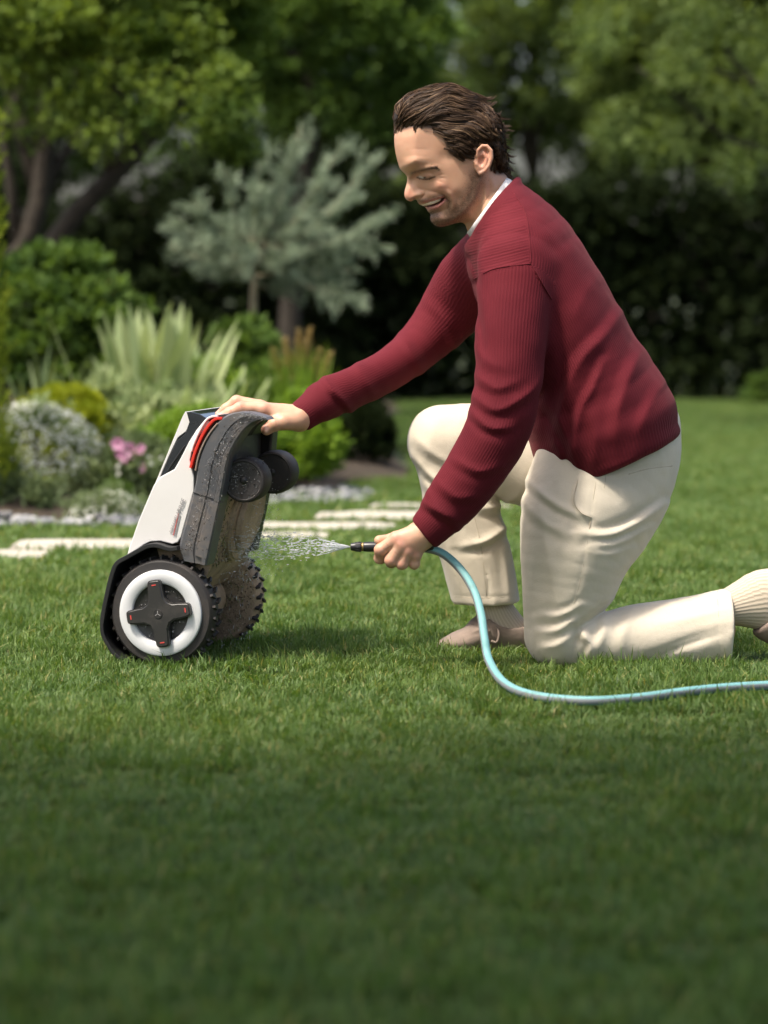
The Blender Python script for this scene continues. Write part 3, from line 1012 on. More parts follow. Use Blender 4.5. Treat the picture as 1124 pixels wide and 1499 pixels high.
# --- plumed grass, bright bush and clipped ball right of the mower
def plumed_grass():
    root, r = strap_plant('plumed_grass', 'tall ornamental grass with tan orange plumes behind the hand', 'grass plant', (-0.305, 9.5, 0.05), 220, 0.50, 0.20, 0.011, 0.22, 'fresh', 81, base_r=0.035, shape='sword', hmin=0.6, split=False)
    b = np.array([-0.305, 9.5, 0.05])
    for (x, y, l) in [(400, 515, .09), (418, 500, .1), (437, 488, .11), (453, 485, .11), (446, 500, .1), (468, 515, .1), (482, 520, .09), (408, 530, .08), (460, 530, .08), (425, 520, .09)]:
        tip = P(x, y, 9.5 + r.normal(0, 0.04)) - b
        st = np.array([r.normal(0, 0.02), r.normal(0, 0.02), 0])
        c = catmull([st, (st + tip) / 2 + np.array([0, 0, 0.03]), tip], 20)
        V, F = tube(c, 0.002, 5)
        obj_np('stem', V, F, M_stem, root)
        n = 220
        u = r.uniform(0, 1, n)
        d0 = unit(c[-1] - c[-4])
        C = tip - d0 * (u * l)[:, None]
        d = unit(d0 + r.normal(size=(n, 3)) * 0.45)
        V, F = leaf_mesh(C, d, unit(np.cross(d, r.normal(size=(n, 3)))), r.uniform(0.012, 0.03, n), np.full(n, 0.004))
        obj_np('plume', V, F, MF['tan'], root, True, {'tone': ('FLOAT', np.repeat(r.random(n), 4))})
plumed_grass()
shrub('bright_bush', 'fresh bright green bush right of the mower wheels', 'shrub', (-0.28, 9.2, 0.05), (-0.285, 9.2, 0.16), (0.13, 0.13, 0.18), 70, 110, 0.045, 0.026, 'fresh', 82, 0.5)
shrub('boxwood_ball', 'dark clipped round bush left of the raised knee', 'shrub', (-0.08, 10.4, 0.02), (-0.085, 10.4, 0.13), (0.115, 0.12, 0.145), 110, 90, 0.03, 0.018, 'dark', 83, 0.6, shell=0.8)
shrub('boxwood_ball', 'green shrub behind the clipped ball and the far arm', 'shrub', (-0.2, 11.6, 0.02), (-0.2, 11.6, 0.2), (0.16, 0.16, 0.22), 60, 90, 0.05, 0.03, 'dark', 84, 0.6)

# --- dark hedge across the back
def hedge(name, label, x0, x1, y, h, depth, mat, seed, per=700, leaf=0.085):
    r = np.random.default_rng(seed)
    root = empty(name, ((x0 + x1) / 2, y, 0.0))
    n = int((x1 - x0) * per)
    C = np.stack([r.uniform(x0, x1, n) - (x0 + x1) / 2, depth * (r.random(n) ** 1.5), r.uniform(0.0, 1.0, n) ** 0.85 * h], 1)
    C[:, 1] += 0.12 * vnoise(C * np.array([1, 0, 1]), 2.2, seed)
    C[:, 2] *= 1 + 0.10 * vnoise(C * np.array([1, 0, 0]), 1.3, seed + 1)
    V, F, tone = cloud(r, C, 0.12, 9, leaf, 0.6)
    obj_np('foliage', V, F, MF[mat], root, True, {'tone': ('FLOAT', tone)})
    parts = [limb((x - (x0 + x1) / 2, depth * 0.5, 0), (x - (x0 + x1) / 2 + r.normal(0, 0.1), depth * 0.5, h * 0.85), 0.03, 0.012, r, 0.03) for x in np.arange(x0 + 0.2, x1, 0.45)]
    V, F = join(parts)
    obj_np('stem', V, F, M_bark.m, root)
    return tag(root, label, 'hedge')
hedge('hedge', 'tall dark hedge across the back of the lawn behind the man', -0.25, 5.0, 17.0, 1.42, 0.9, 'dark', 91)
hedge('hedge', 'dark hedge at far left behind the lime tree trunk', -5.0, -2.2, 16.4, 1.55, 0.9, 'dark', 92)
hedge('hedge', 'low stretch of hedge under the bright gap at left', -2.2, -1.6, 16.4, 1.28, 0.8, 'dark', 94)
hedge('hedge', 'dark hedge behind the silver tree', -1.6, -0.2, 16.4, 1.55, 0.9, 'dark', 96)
shrub('edge_shrub', 'small dark shrub at the foot of the hedge on the right', 'shrub', (2.42, 16.6, 0), (2.45, 16.6, 0.05), (0.22, 0.2, 0.16), 40, 80, 0.05, 0.04, 'mid', 93)
# --- trees beyond the hedge
_far = [(-2.55, 20.5, 1.0, 61, 'mid', 'tree far behind the bright gap left of the silver tree'),
        (-4.6, 19.0, 1.05, 62, 'mid', 'tree far behind the conifer at the left edge'),
        (-0.55, 18.6, 0.95, 63, 'mid', 'dark green tree just behind the silver tree'),
        (-3.4, 19.5, 1.0, 41, 'mid', 'mid green tree far behind the lime tree at left'),
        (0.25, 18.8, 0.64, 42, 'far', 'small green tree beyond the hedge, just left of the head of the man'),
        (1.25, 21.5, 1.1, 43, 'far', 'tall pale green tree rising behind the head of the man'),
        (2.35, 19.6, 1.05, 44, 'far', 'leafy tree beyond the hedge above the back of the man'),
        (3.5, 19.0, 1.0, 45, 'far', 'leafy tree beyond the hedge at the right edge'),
        (3.4, 25.5, 1.25, 46, 'mid', 'distant tree between the others at upper right'),
        (2.6, 26.0, 1.3, 47, 'far', 'distant tree showing between crowns at upper right'),
        (-1.2, 22.0, 1.1, 48, 'mid', 'distant tree behind the silver tree'),
        (4.6, 23.0, 1.2, 49, 'mid', 'distant tree at the far right edge')]
for (x, y, s, sd, mt, lb) in _far:
    tree('woodland_tree', lb, (x, y, 0), [(x, y, 0), (x + 0.05, y, 0.9), (x - 0.05, y, 1.7), (x, y, 3.2 * s)], 0.075 * s,
         (x, y, 2.45 * s), (0.85 * s, 0.7, 1.25 * s), int(130 * s), 120, 0.20 * s, 0.075, mt, sd, 0.6, 'trees beyond the hedge', zmin=-0.85, shell=0.3)
# --- the bare branch reaching in at upper right
def branch_tree():
    r = np.random.default_rng(95)
    base = np.array([2.75, 14.0, 0])
    root = empty('overhanging_tree', base)
    def W(px, py, Y): return P(px, py, Y) - base
    parts = [tube(catmull([(0, 0, 0), (0.0, 0, 1.0), (-0.05, 0, 1.75), (0.0, 0, 2.8)], 12), np.linspace(0.09, 0.05, 12), 9)]
    for pl, r0 in (([W(1300, 240, 14), W(1180, 180, 14), W(1110, 125, 13.9), W(1075, 92, 13.8), W(1050, 40, 13.7)], 0.028), ([W(1110, 125, 13.9), W(1050, 105, 13.7), W(985, 80, 13.5)], 0.012),
                   ([W(1300, 300, 14.2), W(1150, 230, 14), W(1060, 200, 13.8), W(1000, 150, 13.6), W(935, 100, 13.5)], 0.018)):
        parts.append(tube(catmull(pl, 16), np.linspace(r0, r0 * 0.35, 16), 7))
    V, F = join(parts)
    obj_np('trunk', V, F, M_bark.m, root)
    cl = [W(r.uniform(840, 1250), r.uniform(-60, 270), 13.7 + r.normal(0, 0.3)) for _ in range(38)]
    cl += [W(r.uniform(1150, 1500), r.uniform(-250, 120), 13.9 + r.normal(0, 0.4)) for _ in range(70)]
    V, F, tone = cloud(r, np.array(cl), 0.16, 70, 0.05, 0.6)
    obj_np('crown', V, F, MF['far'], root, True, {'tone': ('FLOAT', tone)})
    tag(root, 'tree at right whose bare dark branch reaches into the upper corner', 'tree')
branch_tree()
# --- unseen tree, added overhead only to darken the near lawn
tree('added_shade_tree', 'unseen tree added overhead to shade the near lawn', (-5.2, 0.5, 0), [(-5.2, 0.5, 0), (-5.1, 0.6, 1.2), (-4.5, 0.9, 2.1), (-3.4, 1.3, 2.8), (-1.8, 1.7, 3.0)], 0.2,
     (-1.0, 1.75, 2.95), (3.6, 1.30, 0.42), 430, 110, 0.26, 0.13, 'mid', 103, 0.6, zmin=-0.95, shell=0.05)

# ================================================================== the robot mower, tipped up on its rear wheels
YAW = R(14.0)
MS = FPX / 4.95                       # pixels per metre at its near side
MOWER_BASE = P(237, 980, 4.95)
mower = empty('robot_mower', (MOWER_BASE[0], MOWER_BASE[1], 0.0), -YAW)
tag(mower, 'white and grey robot lawn mower tipped up on its rear wheels, muddy underside showing', 'lawn mower')

def mu(px, py):
    return ((px - 237.0) / MS / math.cos(YAW), CAM_H - (py - HORIZON) / MS)

def prism(poly, w0, w1, bevel=0.0, seg=2, px=True, pts_n=0):
    pts = [mu(*p) for p in poly] if px else list(poly)
    if pts_n:
        c = catmull(np.array(pts + [pts[0]]), pts_n + 1)[:-1]
        pts = [tuple(q) for q in c]
    bm = bmesh.new()
    vs = [bm.verts.new((u, w0, z)) for (u, z) in pts]
    f = bm.faces.new(vs)
    ex = bmesh.ops.extrude_face_region(bm, geom=[f])
    for v in ex['geom']:
        if isinstance(v, bmesh.types.BMVert):
            v.co.y = w1
    bmesh.ops.recalc_face_normals(bm, faces=bm.faces[:])
    if bevel:
        ed = [e for e in bm.edges if len(e.link_faces) == 2 and any(len(fc.verts) == len(pts) for fc in e.link_faces)]
        bmesh.ops.bevel(bm, geom=ed, offset=bevel, segments=seg, affect='EDGES', profile=0.6)
    return bm

def band(path, th, closed=False):
    """polygon that follows a pixel path with the given thickness (px), lying to its right hand side"""
    p = np.array(path, float)
    t = np.gradient(p, axis=0)
    t /= np.linalg.norm(t, axis=1)[:, None]
    n = np.stack([-t[:, 1], t[:, 0]], 1)
    th = np.broadcast_to(np.asarray(th, float), (len(p),))
    return [tuple(q) for q in p] + [tuple(q) for q in (p + n * th[:, None])[::-1]]

def smooth_path(path, n):
    return [tuple(q) for q in catmull(np.array(path, float), n)]

# --- materials
def dirty(name, base, dirt, rough, lo, hi, scale=7.0, coat=0.0, updir=False):
    t = NT(name)
    c = t.coords()
    n1 = t.noise(c, scale, 8, 0.68)
    n2 = t.noise(c, scale * 14, 4, 0.7)
    f = t.math('ADD', t.math('MULTIPLY', n1, 0.72), t.math('MULTIPLY', n2, 0.28))
    m = t.ramp(f, [(lo, 0.0), (hi, 1.0)])
    t.set(color=t.mix(m, base, dirt), rough=t.ramp(m, [(0, rough), (1, 0.75)]), coat=coat)
    t.bump(f, 0.10, 0.0015)
    return t.m
M_white = NT('white_shell')
_c = M_white.coords()
_n = M_white.noise(_c, 5, 6)
M_white.set(color=M_white.ramp(_n, [(0.35, (0.66, 0.645, 0.63)), (0.7, (0.74, 0.73, 0.72))]), rough=0.28, coat=0.3)
M_white = M_white.m
M_greyp = dirty('grey_bumper', (0.075, 0.078, 0.086), (0.17, 0.135, 0.105), 0.38, 0.48, 0.72, 9)
M_blackp = dirty('black_plastic', (0.012, 0.012, 0.013), (0.05, 0.042, 0.035), 0.45, 0.5, 0.8, 12)
M_gloss = plain('smoked_panel', (0.020, 0.022, 0.030), 0.08, 0.1, coat=0.6)
M_red = plain('red_strip', (0.62, 0.035, 0.022), 0.35, 0.05)
M_bronze = plain('bronze_strip', (0.30, 0.22, 0.18), 0.3, 0.1, metal=0.3)
M_tyre = dirty('tyre_rubber', (0.022, 0.020, 0.020), (0.065, 0.050, 0.040), 0.6, 0.48, 0.75, 15)
M_mud = dirty('muddy_underside', (0.20, 0.145, 0.10), (0.52, 0.39, 0.265), 0.5, 0.36, 0.62, 13)
M_hub = dirty('hub_plastic', (0.030, 0.029, 0.029), (0.07, 0.06, 0.05), 0.32, 0.5, 0.8, 20)
M_ring = plain('white_rim', (0.62, 0.63, 0.64), 0.4, 0.06, 12)
M_ink = plain('grey_ink', (0.30, 0.29, 0.29), 0.5, 0.02)
M_redink = plain('red_ink', (0.55, 0.06, 0.05), 0.5, 0.02)
NEAR, FAR = 0.0, 0.335

# --- shell
shell_side = [(296, 613), (300, 616), (285, 635), (275, 651), (275, 673), (282, 697), (282, 718), (270, 761), (263, 786), (258, 794), (251, 797), (232, 793), (217, 794), (208, 798),
              (181, 818), (184, 808), (200, 762), (222, 711), (230, 699), (254, 687), (260, 675), (275, 648), (285, 632)]
white_side = [(299, 613), (306, 617), (291, 636), (281, 652), (276, 673), (282, 697), (282, 718), (270, 761), (263, 786), (258, 794), (250, 797), (232, 793), (217, 794), (207, 799),
              (181, 818), (185, 804), (200, 762), (222, 711), (231, 699), (253, 687), (261, 673), (275, 646), (286, 629)]
obj_bm('shell', prism(white_side, 0.010, FAR - 0.010, 0.0022, 3), M_white, mower, True, 40)
shell = mower.children[-1]
# white spine along the top of the mower and the dark glossy panel below it
obj_bm('top_cover', prism([(263, 610), (267, 603), (271, 604), (276, 617), (268, 632), (256, 641), (243, 668), (227, 705), (221, 711)], 0.018, FAR - 0.018, 0.0015, 2), M_white, mower, True)
obj_bm('smoked_panel', prism([(270, 603.5), (276, 602.5), (290, 606), (300, 612), (299, 616), (286, 632), (275, 649), (261, 676), (254, 689), (229, 702), (256, 645), (268, 635), (274, 618)], 0.014, FAR - 0.014, 0.0015, 2), M_gloss, mower, True)
panel = mower.children[-1]
for k in range(5):
    x, y = 241 + k * 4.2, 690 - k * 6.0
    obj_bm('vent_slat', prism([(x, y), (x + 3, y - 1.5), (x + 11, y - 14), (x + 8, y - 12.5)], 0.011, 0.020, 0.0008, 1), M_blackp, panel)
# --- stripes between shell and bumper
red_path = smooth_path([(326, 609.5), (315, 611), (305, 620), (294, 637), (284, 660), (277, 684)], 18)
obj_bm('red_strip', prism(band(red_path[::-1], 4.0), 0.0, FAR, 0.0015, 2), M_red, mower, True)
gap_path = smooth_path([(326, 607), (313, 608), (302, 615), (290, 634), (279, 658), (272, 684), (281, 700), (285, 712)], 22)
obj_bm('dark_gap', prism(band(gap_path[::-1], 14), 0.012, FAR - 0.012, 0.0), M_blackp, mower, True)
white_path = smooth_path([(319, 606.5), (309, 608), (300, 614), (289, 632), (281, 650), (278, 660)], 18)
obj_bm('white_piping', prism(band(white_path[::-1], 3.2), 0.003, FAR - 0.003, 0.001, 1), M_white, mower, True)
br_path = smooth_path([(319, 618), (308, 631), (298, 648), (290, 668), (286, 688)], 14)
obj_bm('bronze_strip', prism(band(br_path[::-1], 2.6), -0.002, FAR + 0.002, 0.0008, 1), M_bronze, mower, True)
# --- bumper: near arm, far arm and the bridge over the front
seam = smooth_path([(376, 606), (354, 612), (337, 634), (322, 662), (313, 690), (305, 728), (292, 778), (282, 812)], 26)
step = smooth_path([(389, 611.5), (371, 613), (356, 622), (343, 641), (331, 668), (327, 700), (317, 752), (303, 822)], 26)
ARM_L = smooth_path([(390, 609), (368, 603), (350, 602), (335, 605.5), (321, 615), (308, 633), (297, 655), (289, 680), (286, 706), (277, 742), (268, 774), (262, 800), (268, 820)], 60)
ARM_R = smooth_path([(394, 613), (384, 613.5), (374, 616.5), (364, 624), (355, 635), (346, 650), (338, 667), (333.5, 686), (330, 706), (323, 738), (315, 774), (309, 802), (304, 826)], 60)
def loft(prof, parent, name, mat):
    L = np.array([mu(*p) for p in ARM_L]); Rr = np.array([mu(*p) for p in ARM_R])
    rows = []
    for (f, w) in prof:
        q = L + (Rr - L) * f
        rows.append(np.stack([q[:, 0], np.full(len(q), w), q[:, 1]], 1))
    V = np.stack(rows, 1); n, m = V.shape[:2]
    i = np.arange(n - 1)[:, None] * m; j = np.arange(m - 1)[None]
    F = np.stack([i + j, i + m + j, i + m + j + 1, i + j + 1], -1).reshape(-1, 4)
    bm = bmesh.new()
    vs = [bm.verts.new(p) for p in V.reshape(-1, 3)]
    for f in F: bm.faces.new([vs[k] for k in f])
    bm.faces.new([vs[k] for k in range(m)]); bm.faces.new([vs[(n - 1) * m + k] for k in range(m)][::-1])
    return obj_bm(name, bm, mat, parent, True, 28)
arm = loft([(0.0, 0.044), (0.0, 0.006), (0.03, 0.002), (0.08, 0.0), (0.47, -0.0008), (0.485, 0.0015), (0.515, 0.0015), (0.53, -0.0008), (0.76, 0.0), (0.78, 0.004), (0.80, 0.02), (0.86, 0.044)], mower, 'bumper_arm', M_greyp)
loft([(0.78, 0.02), (0.775, -0.001), (0.79, -0.0045), (0.93, -0.004), (0.99, 0.0), (1.0, 0.005), (1.0, 0.044), (0.9, 0.044)], arm, 'edge_trim', M_greyp)
far_poly = smooth_path([(337, 610), (322, 614), (309, 632), (297, 655), (288, 678), (287, 705), (283, 720)], 20) + [(268, 774), (261, 801), (268, 821), (290, 829), (304, 827), (319, 757), (328, 712), (331, 690), (333, 660), (336, 632), (339, 616)]
obj_bm('bumper_arm', prism(far_poly, FAR - 0.042, FAR, 0.006, 3), M_blackp, mower, True, 40)
# panel joints of the near arm
obj_bm('panel_joint', prism([(284, 719.5), (328, 733), (327.6, 734.3), (283.6, 720.8)], -0.0012, 0.004), M_blackp, arm)
obj_bm('cladding', prism([(309, 731), (322, 735), (304, 818), (287, 812)], -0.0048, 0.01, 0.0025, 2), M_greyp, arm, True)
bridge = smooth_path([(346, 610), (343, 605), (334, 606.5), (322, 614.5), (311, 632)], 12) + smooth_path([(330, 642), (340, 630), (348, 618)], 6)
obj_bm('bumper_front', prism(bridge, 0.040, FAR - 0.040, 0.004, 2), M_blackp, mower, True, 40)
front = mower.children[-1]
obj_bm('front_cap', prism(smooth_path([(346, 606), (342, 603), (334, 605.5), (322, 613), (312, 626)], 12) + smooth_path([(316, 629), (326, 617), (337, 609), (345, 609)], 10), 0.036, FAR - 0.036, 0.002, 2), M_greyp, front, True, 40)
for k in range(7):                           # comb of ribs under the front edge
    w = 0.046 + k * 0.009
    obj_bm('comb_rib', prism([(340, 634), (348, 620), (360, 612), (372, 611), (364, 619), (354, 628), (346, 640)], w, w + 0.004, 0.001, 1), M_blackp, front)
# --- underside
obj_bm('front_well', prism([(318, 640), (318, 690), (312, 742), (290, 745), (284, 715), (288, 690), (300, 655)], 0.043, FAR - 0.043, 0.003, 1), M_blackp, mower, True, 40)  # black colour stands in for the shade of the deep recess
under = [(318, 728), (322, 738), (306, 800), (296, 840), (268, 872), (235, 860), (215, 800), (262, 790), (284, 742)]
obj_bm('underside', prism(under, 0.043, FAR - 0.043, 0.004, 2), M_mud, mower, True, 40)
und = mower.children[-1]
obj_bm('skirt', prism([(318, 690), (329, 708), (321, 738), (304, 812), (292, 815), (300, 790), (312, 735)], FAR - 0.046, FAR + 0.002, 0.003, 2), M_blackp, mower, True)
def cyl_bm(c, axis, r, half, seg=40, r2=None, bev=0.0):
    bm = bmesh.new()
    g = bmesh.ops.create_cone(bm, cap_ends=True, segments=seg, radius1=r, radius2=r2 or r, depth=2 * half)
    if bev:
        ed = [e for e in bm.edges if any(len(f.verts) > 4 for f in e.link_faces)]
        bmesh.ops.bevel(bm, geom=ed, offset=bev, segments=3, affect='EDGES')
    q = Vector(axis).normalized().to_track_quat('Z', 'Y').to_matrix().to_4x4()
    bmesh.ops.transform(bm, matrix=Matrix.Translation(Vector(c)) @ q, verts=bm.verts)
    return bm
# cutting deck: a wide round housing standing off the underside
_u, _z = mu(318, 762)
ndir = Vector((0.97, 0, -0.24))
obj_bm('blade_housing', cyl_bm((_u - 0.010, 0.5 * FAR + 0.012, _z), ndir, 0.098, 0.016, 44, 0.088, 0.004), M_mud, und, True, 40)
obj_bm('blade_disc', cyl_bm((_u + 0.012, 0.5 * FAR + 0.012, _z - 0.003), ndir, 0.07, 0.006, 40, 0.066, 0.002), M_mud, und, True, 40)
def bolt(px, py, w, r=0.006):
    u, z = mu(px, py)
    obj_bm('bolt', cyl_bm((u, w, z), (0, -1, 0), r, 0.004, 12, None, 0.001), M_blackp, arm, True)
# inner wheel wells
obj_bm('wheel_arch', prism([(218, 800), (258, 800), (272, 832), (282, 860), (282, 900), (276, 945), (225, 970), (172, 960), (156, 905), (170, 840)], 0.082, 0.092, 0.002, 1), M_blackp, mower, True)
obj_bm('axle_beam', cyl_bm((0, 0.5 * FAR, mu(237, 897)[1]), (0, 1, 0), 0.042, 0.10, 28, None, 0.004), M_mud, mower, True)
# --- black tail fender that wraps the rear of the mower
fend = smooth_path([(262, 798), (250, 799.5), (233, 795), (218, 796), (205, 802), (186, 813), (169, 824), (160, 846), (152, 880), (147, 908), (148, 930), (157, 948), (168, 962), (188, 973)], 40)
obj_bm('fender', prism(band(fend[::-1], [5.5 if k < 12 else 6.5 for k in range(40)]), -0.012, FAR + 0.012, 0.002, 2), M_blackp, mower, True, 40)
fd = mower.children[-1]
obj_bm('fender_back', prism([(205, 804), (186, 816), (172, 827), (163, 848), (150, 908), (152, 930), (170, 960), (190, 970), (190, 900), (215, 840)], 0.100, FAR - 0.09, 0.002, 1), M_blackp, fd)
obj_bm('tail_skid', prism([(157, 946), (160, 946), (175, 966), (180, 975), (172, 973), (160, 958)], 0.03, FAR - 0.03, 0.002, 1), M_white, fd)

# --- wheels
def lathe(profile, seg=64):
    """profile [(r, w)] revolved round the wheel axle (y)"""
    a = np.linspace(0, 2 * np.pi, seg, endpoint=False)
    pr = np.array(profile)
    V = np.stack([pr[:, None, 0] * np.cos(a), np.repeat(pr[:, 1:2], seg, 1), pr[:, None, 0] * np.sin(a)], -1).reshape(-1, 3)
    i = np.arange(len(pr) - 1)[:, None] * seg; j = np.arange(seg)[None, :]; j2 = (j + 1) % seg
    F = np.stack([i + j, i + seg + j, i + seg + j2, i + j2], -1).reshape(-1, 4)
    return V, [F]
WR = 0.0985
wz = mu(237, 896.5)[1]
def big_wheel(w_out, sgn, near):
    """w_out: position of the outer face; sgn +1 when the tyre body lies towards +w"""
    root = bpy.data.objects.new('wheel', None); COL.objects.link(root); root.parent = mower
    root.location = (0.0, w_out, wz)
    W = 0.048 * sgn
    V, F = lathe([(0.078, 0.004 * sgn), (0.081, 0.0), (0.094, 0.001 * sgn), (WR, 0.006 * sgn), (WR + 0.001, W * 0.5), (WR, W - 0.006 * sgn), (0.093, W), (0.085, W + 0.001 * sgn), (0.02, W - 0.004 * sgn), (0.0005, W - 0.004 * sgn)])
    tyre = obj_np('tyre', V, F, M_tyre if near else M_mud, root)
    tyre.data.set_sharp_from_angle(angle=R(40))
    for k in range(30):                        # lugs on both shoulders, staggered
        for side in (0, 1):
            a = 2 * math.pi * (k + 0.5 * side) / 30 + 0.1
            bm = bmesh.new()
            bmesh.ops.create_cube(bm, size=1.0)
            y = 0.006 * sgn + (W * 0.22 if side == 0 else W * 0.74)
            bmesh.ops.transform(bm, matrix=Matrix.Rotation(-a, 4, 'Y') @ Matrix.Translation((WR + 0.0012, y, 0)) @ Matrix.Rotation((0.35 if side else -0.35), 4, 'X') @ Matrix.Diagonal((0.0085, abs(W) * 0.42, 0.0042, 1)), verts=bm.verts)
            for v in bm.verts:
                rad = math.hypot(v.co.x, v.co.z)
                if rad > WR + 0.004:
                    v.co.y = y + (v.co.y - y) * 0.85
            obj_bm('lug', bm, M_tyre, tyre)
    if near:
        V, F = lathe([(0.0805, 0.004), (0.0795, -0.0045), (0.077, -0.006), (0.0565, -0.0056), (0.054, -0.003), (0.0535, 0.004)])
        o = obj_np('rim', V, F, M_ring, root); o.data.set_sharp_from_angle(angle=R(50))
        V, F = lathe([(0.0545, 0.002), (0.053, 0.0), (0.05, 0.0012), (0.022, 0.0), (0.0004, -0.001)])
        o = obj_np('wheel_disc', V, F, M_hub, root); o.data.set_sharp_from_angle(angle=R(50))
        cross = []
        L1, h0, h1 = 0.0625, 0.0150, 0.0128
        for k in range(4):
            a = k * math.pi / 2 + R(9)
            d = np.array([math.cos(a), math.sin(a)]); n = np.array([-d[1], d[0]])
            loc = [(0.020, -0.0200), (0.030, -h0), (0.040, -h0 * 0.98), (L1 - 0.005, -h1), (L1 - 0.001, -h1 + 0.0025), (L1, -h1 + 0.006), (L1, h1 - 0.006), (L1 - 0.001, h1 - 0.0025), (L1 - 0.005, h1), (0.040, h0 * 0.98), (0.030, h0)]
            for (p, q) in loc:
                cross.append(tuple(d * p + n * q))
        bm = bmesh.new()
        vs = [bm.verts.new((x, -0.004, z)) for x, z in cross]
        f = bm.faces.new(vs)
        ex = bmesh.ops.extrude_face_region(bm, geom=[f])
        top = [v for v in ex['geom'] if isinstance(v, bmesh.types.BMVert)]
        for v in top: v.co.y = -0.017
        bmesh.ops.recalc_face_normals(bm, faces=bm.faces[:])
        ed = [e for e in bm.edges if all(v in top for v in e.verts) and any(len(fc.verts) == 4 for fc in e.link_faces)]
        bmesh.ops.bevel(bm, geom=ed, offset=0.003, segments=3, affect='EDGES')
        hub = obj_bm('hub_cross', bm, M_hub, root, True, 40)
        obj_bm('emblem', cyl_bm((0, -0.0172, 0), (0, 1, 0), 0.0085, 0.0012, 28, None, 0.0004), M_blackp, hub, True)
        for k in range(3):                     # three strokes of the round emblem
            a = k * 2.094 + 0.5
            bm = bmesh.new(); bmesh.ops.create_cube(bm, size=1.0)
            bmesh.ops.transform(bm, matrix=Matrix.Rotation(a, 4, 'Y') @ Matrix.Translation((0.0032, -0.0186, 0)) @ Matrix.Diagonal((0.0052, 0.0006, 0.0012, 1)), verts=bm.verts)
            obj_bm('emblem_stroke', bm, M_ink, hub)
        for k in range(4):                     # small red marks near the arm ends
            a = k * math.pi / 2 + R(9)
            bm = bmesh.new(); bmesh.ops.create_cube(bm, size=1.0)
            bmesh.ops.transform(bm, matrix=Matrix.Rotation(-a, 4, 'Y') @ Matrix.Translation((0.0535, -0.0171, 0)) @ Matrix.Diagonal((0.0022, 0.0008, 0.0085, 1)), verts=bm.verts)
            obj_bm('red_mark', bm, M_redink, hub)
    return root
big_wheel(-0.006, 1, True)
fw = big_wheel(FAR + 0.006, -1, False)
def caster(px, py, w0, w1):
    u, z = mu(px, py)
    root = bpy.data.objects.new('front_wheel', None); COL.objects.link(root); root.parent = mower
    root.location = (u, w0, z)
    t = w1 - w0; r = 0.0412
    V, F = lathe([(0.0004, 0.002), (0.020, 0.0015), (r - 0.007, 0.001), (r - 0.005, -0.001), (r - 0.002, 0.0), (r, 0.004), (r + 0.0012, t * 0.5), (r, t - 0.004), (r - 0.004, t), (0.0004, t)], 48)
    o = obj_np('tyre', V, F, M_tyre, root); o.data.set_sharp_from_angle(angle=R(35))
    V, F = lathe([(0.0004, -0.0012), (0.006, -0.001), (0.0075, 0.0018)], 20)
    obj_np('axle_cap', V, F, M_blackp, root)
    V, F = tube([(-0.05, t * 0.5, 0.012), (-0.02, t * 0.5, 0.004), (0, t * 0.5, 0)], 0.009, 10)
    obj_np('fork', V, F, M_blackp, root)
caster(351, 703, 0.028, 0.080)
caster(351, 701, 0.215, 0.267)
# --- lettering on the flank
def text(body, px, py, ang, size, mat, parent, w, shear=0.0):
    cu = bpy.data.curves.new('lettering', 'FONT')
    cu.body = body; cu.size = size; cu.extrude = 0.0003; cu.shear = shear
    tmp = bpy.data.objects.new('lettering', cu)
    COL.objects.link(tmp)
    dg = bpy.context.evaluated_depsgraph_get()
    me = bpy.data.meshes.new_from_object(tmp.evaluated_get(dg))
    bpy.data.objects.remove(tmp, do_unlink=True)
    me.materials.clear(); me.materials.append(mat)
    u, z = mu(px, py)
    me.transform(Matrix.Translation((u, w, z)) @ Matrix.Rotation(-R(ang), 4, 'Y') @ Matrix.Rotation(R(90), 4, 'X'))
    return link('lettering', me, parent)
text('DREAMELAB', 250, 781, 70, 0.0085, M_ink, shell, 0.0084)
text('FREE', 263.5, 751, 70, 0.0125, M_ink, shell, 0.0084, 0.2)
for (a, b, m) in (((251.5, 784), (259, 752), M_redink), ((254, 785), (261.5, 754), M_ink)):
    obj_bm('printed_line', prism([a, (a[0] + 0.9, a[1]), (b[0] + 0.9, b[1]), b], 0.0082, 0.0092), m, shell)

# --- water beads and mud specks clinging to it
def beads(name, n, seed, mat, rmin, rmax, label=None):
    r = np.random.default_rng(seed)
    parts = []
    for k in range(n):
        q = r.random()
        if q < 0.55:      # on the near bumper arm
            t = r.random(); i = int(t * 25)
            a = np.array(seam[min(i, 25)]); b = np.array(step[min(i, 25)])
            p = a + (b - a) * r.uniform(-0.9, 1.2) + r.normal(0, 1.0, 2)
            w = -0.0045
            u, z = mu(*p); c = np.array([u, w, z])
        elif q < 0.72:    # on the near caster wheel
            a = r.uniform(0, 2 * np.pi); rr = 0.037 * math.sqrt(r.random())
            u, z = mu(351, 702); c = np.array([u + rr * math.cos(a), 0.0282, z + rr * math.sin(a)])
        elif q < 0.85:
            a = r.uniform(0, 2 * np.pi); rr = 0.0412
            u, z = mu(351, 702); c = np.array([u + rr * math.cos(a), 0.035 + r.uniform(0.003, 0.042), z + rr * math.sin(a)])
            if r.random() < 0.4: c[1] += 0.19
        else:             # on the hub
            a = r.uniform(0, 2 * np.pi); rr = 0.05 * math.sqrt(r.random())
            c = np.array([rr * math.cos(a), -0.006 - 0.001, wz + rr * math.sin(a)])
        s = r.uniform(rmin, rmax) * (0.6 + 0.8 * r.random() ** 3)
        parts.append((ICO1_V * s * np.array([1, 0.7, 1]) + c, [ICO1_F]))
    V, F = join(parts)
    o = obj_np(name, V, F, mat, mower)
    o['kind'] = 'stuff'
    return o
M_water = NT('water')
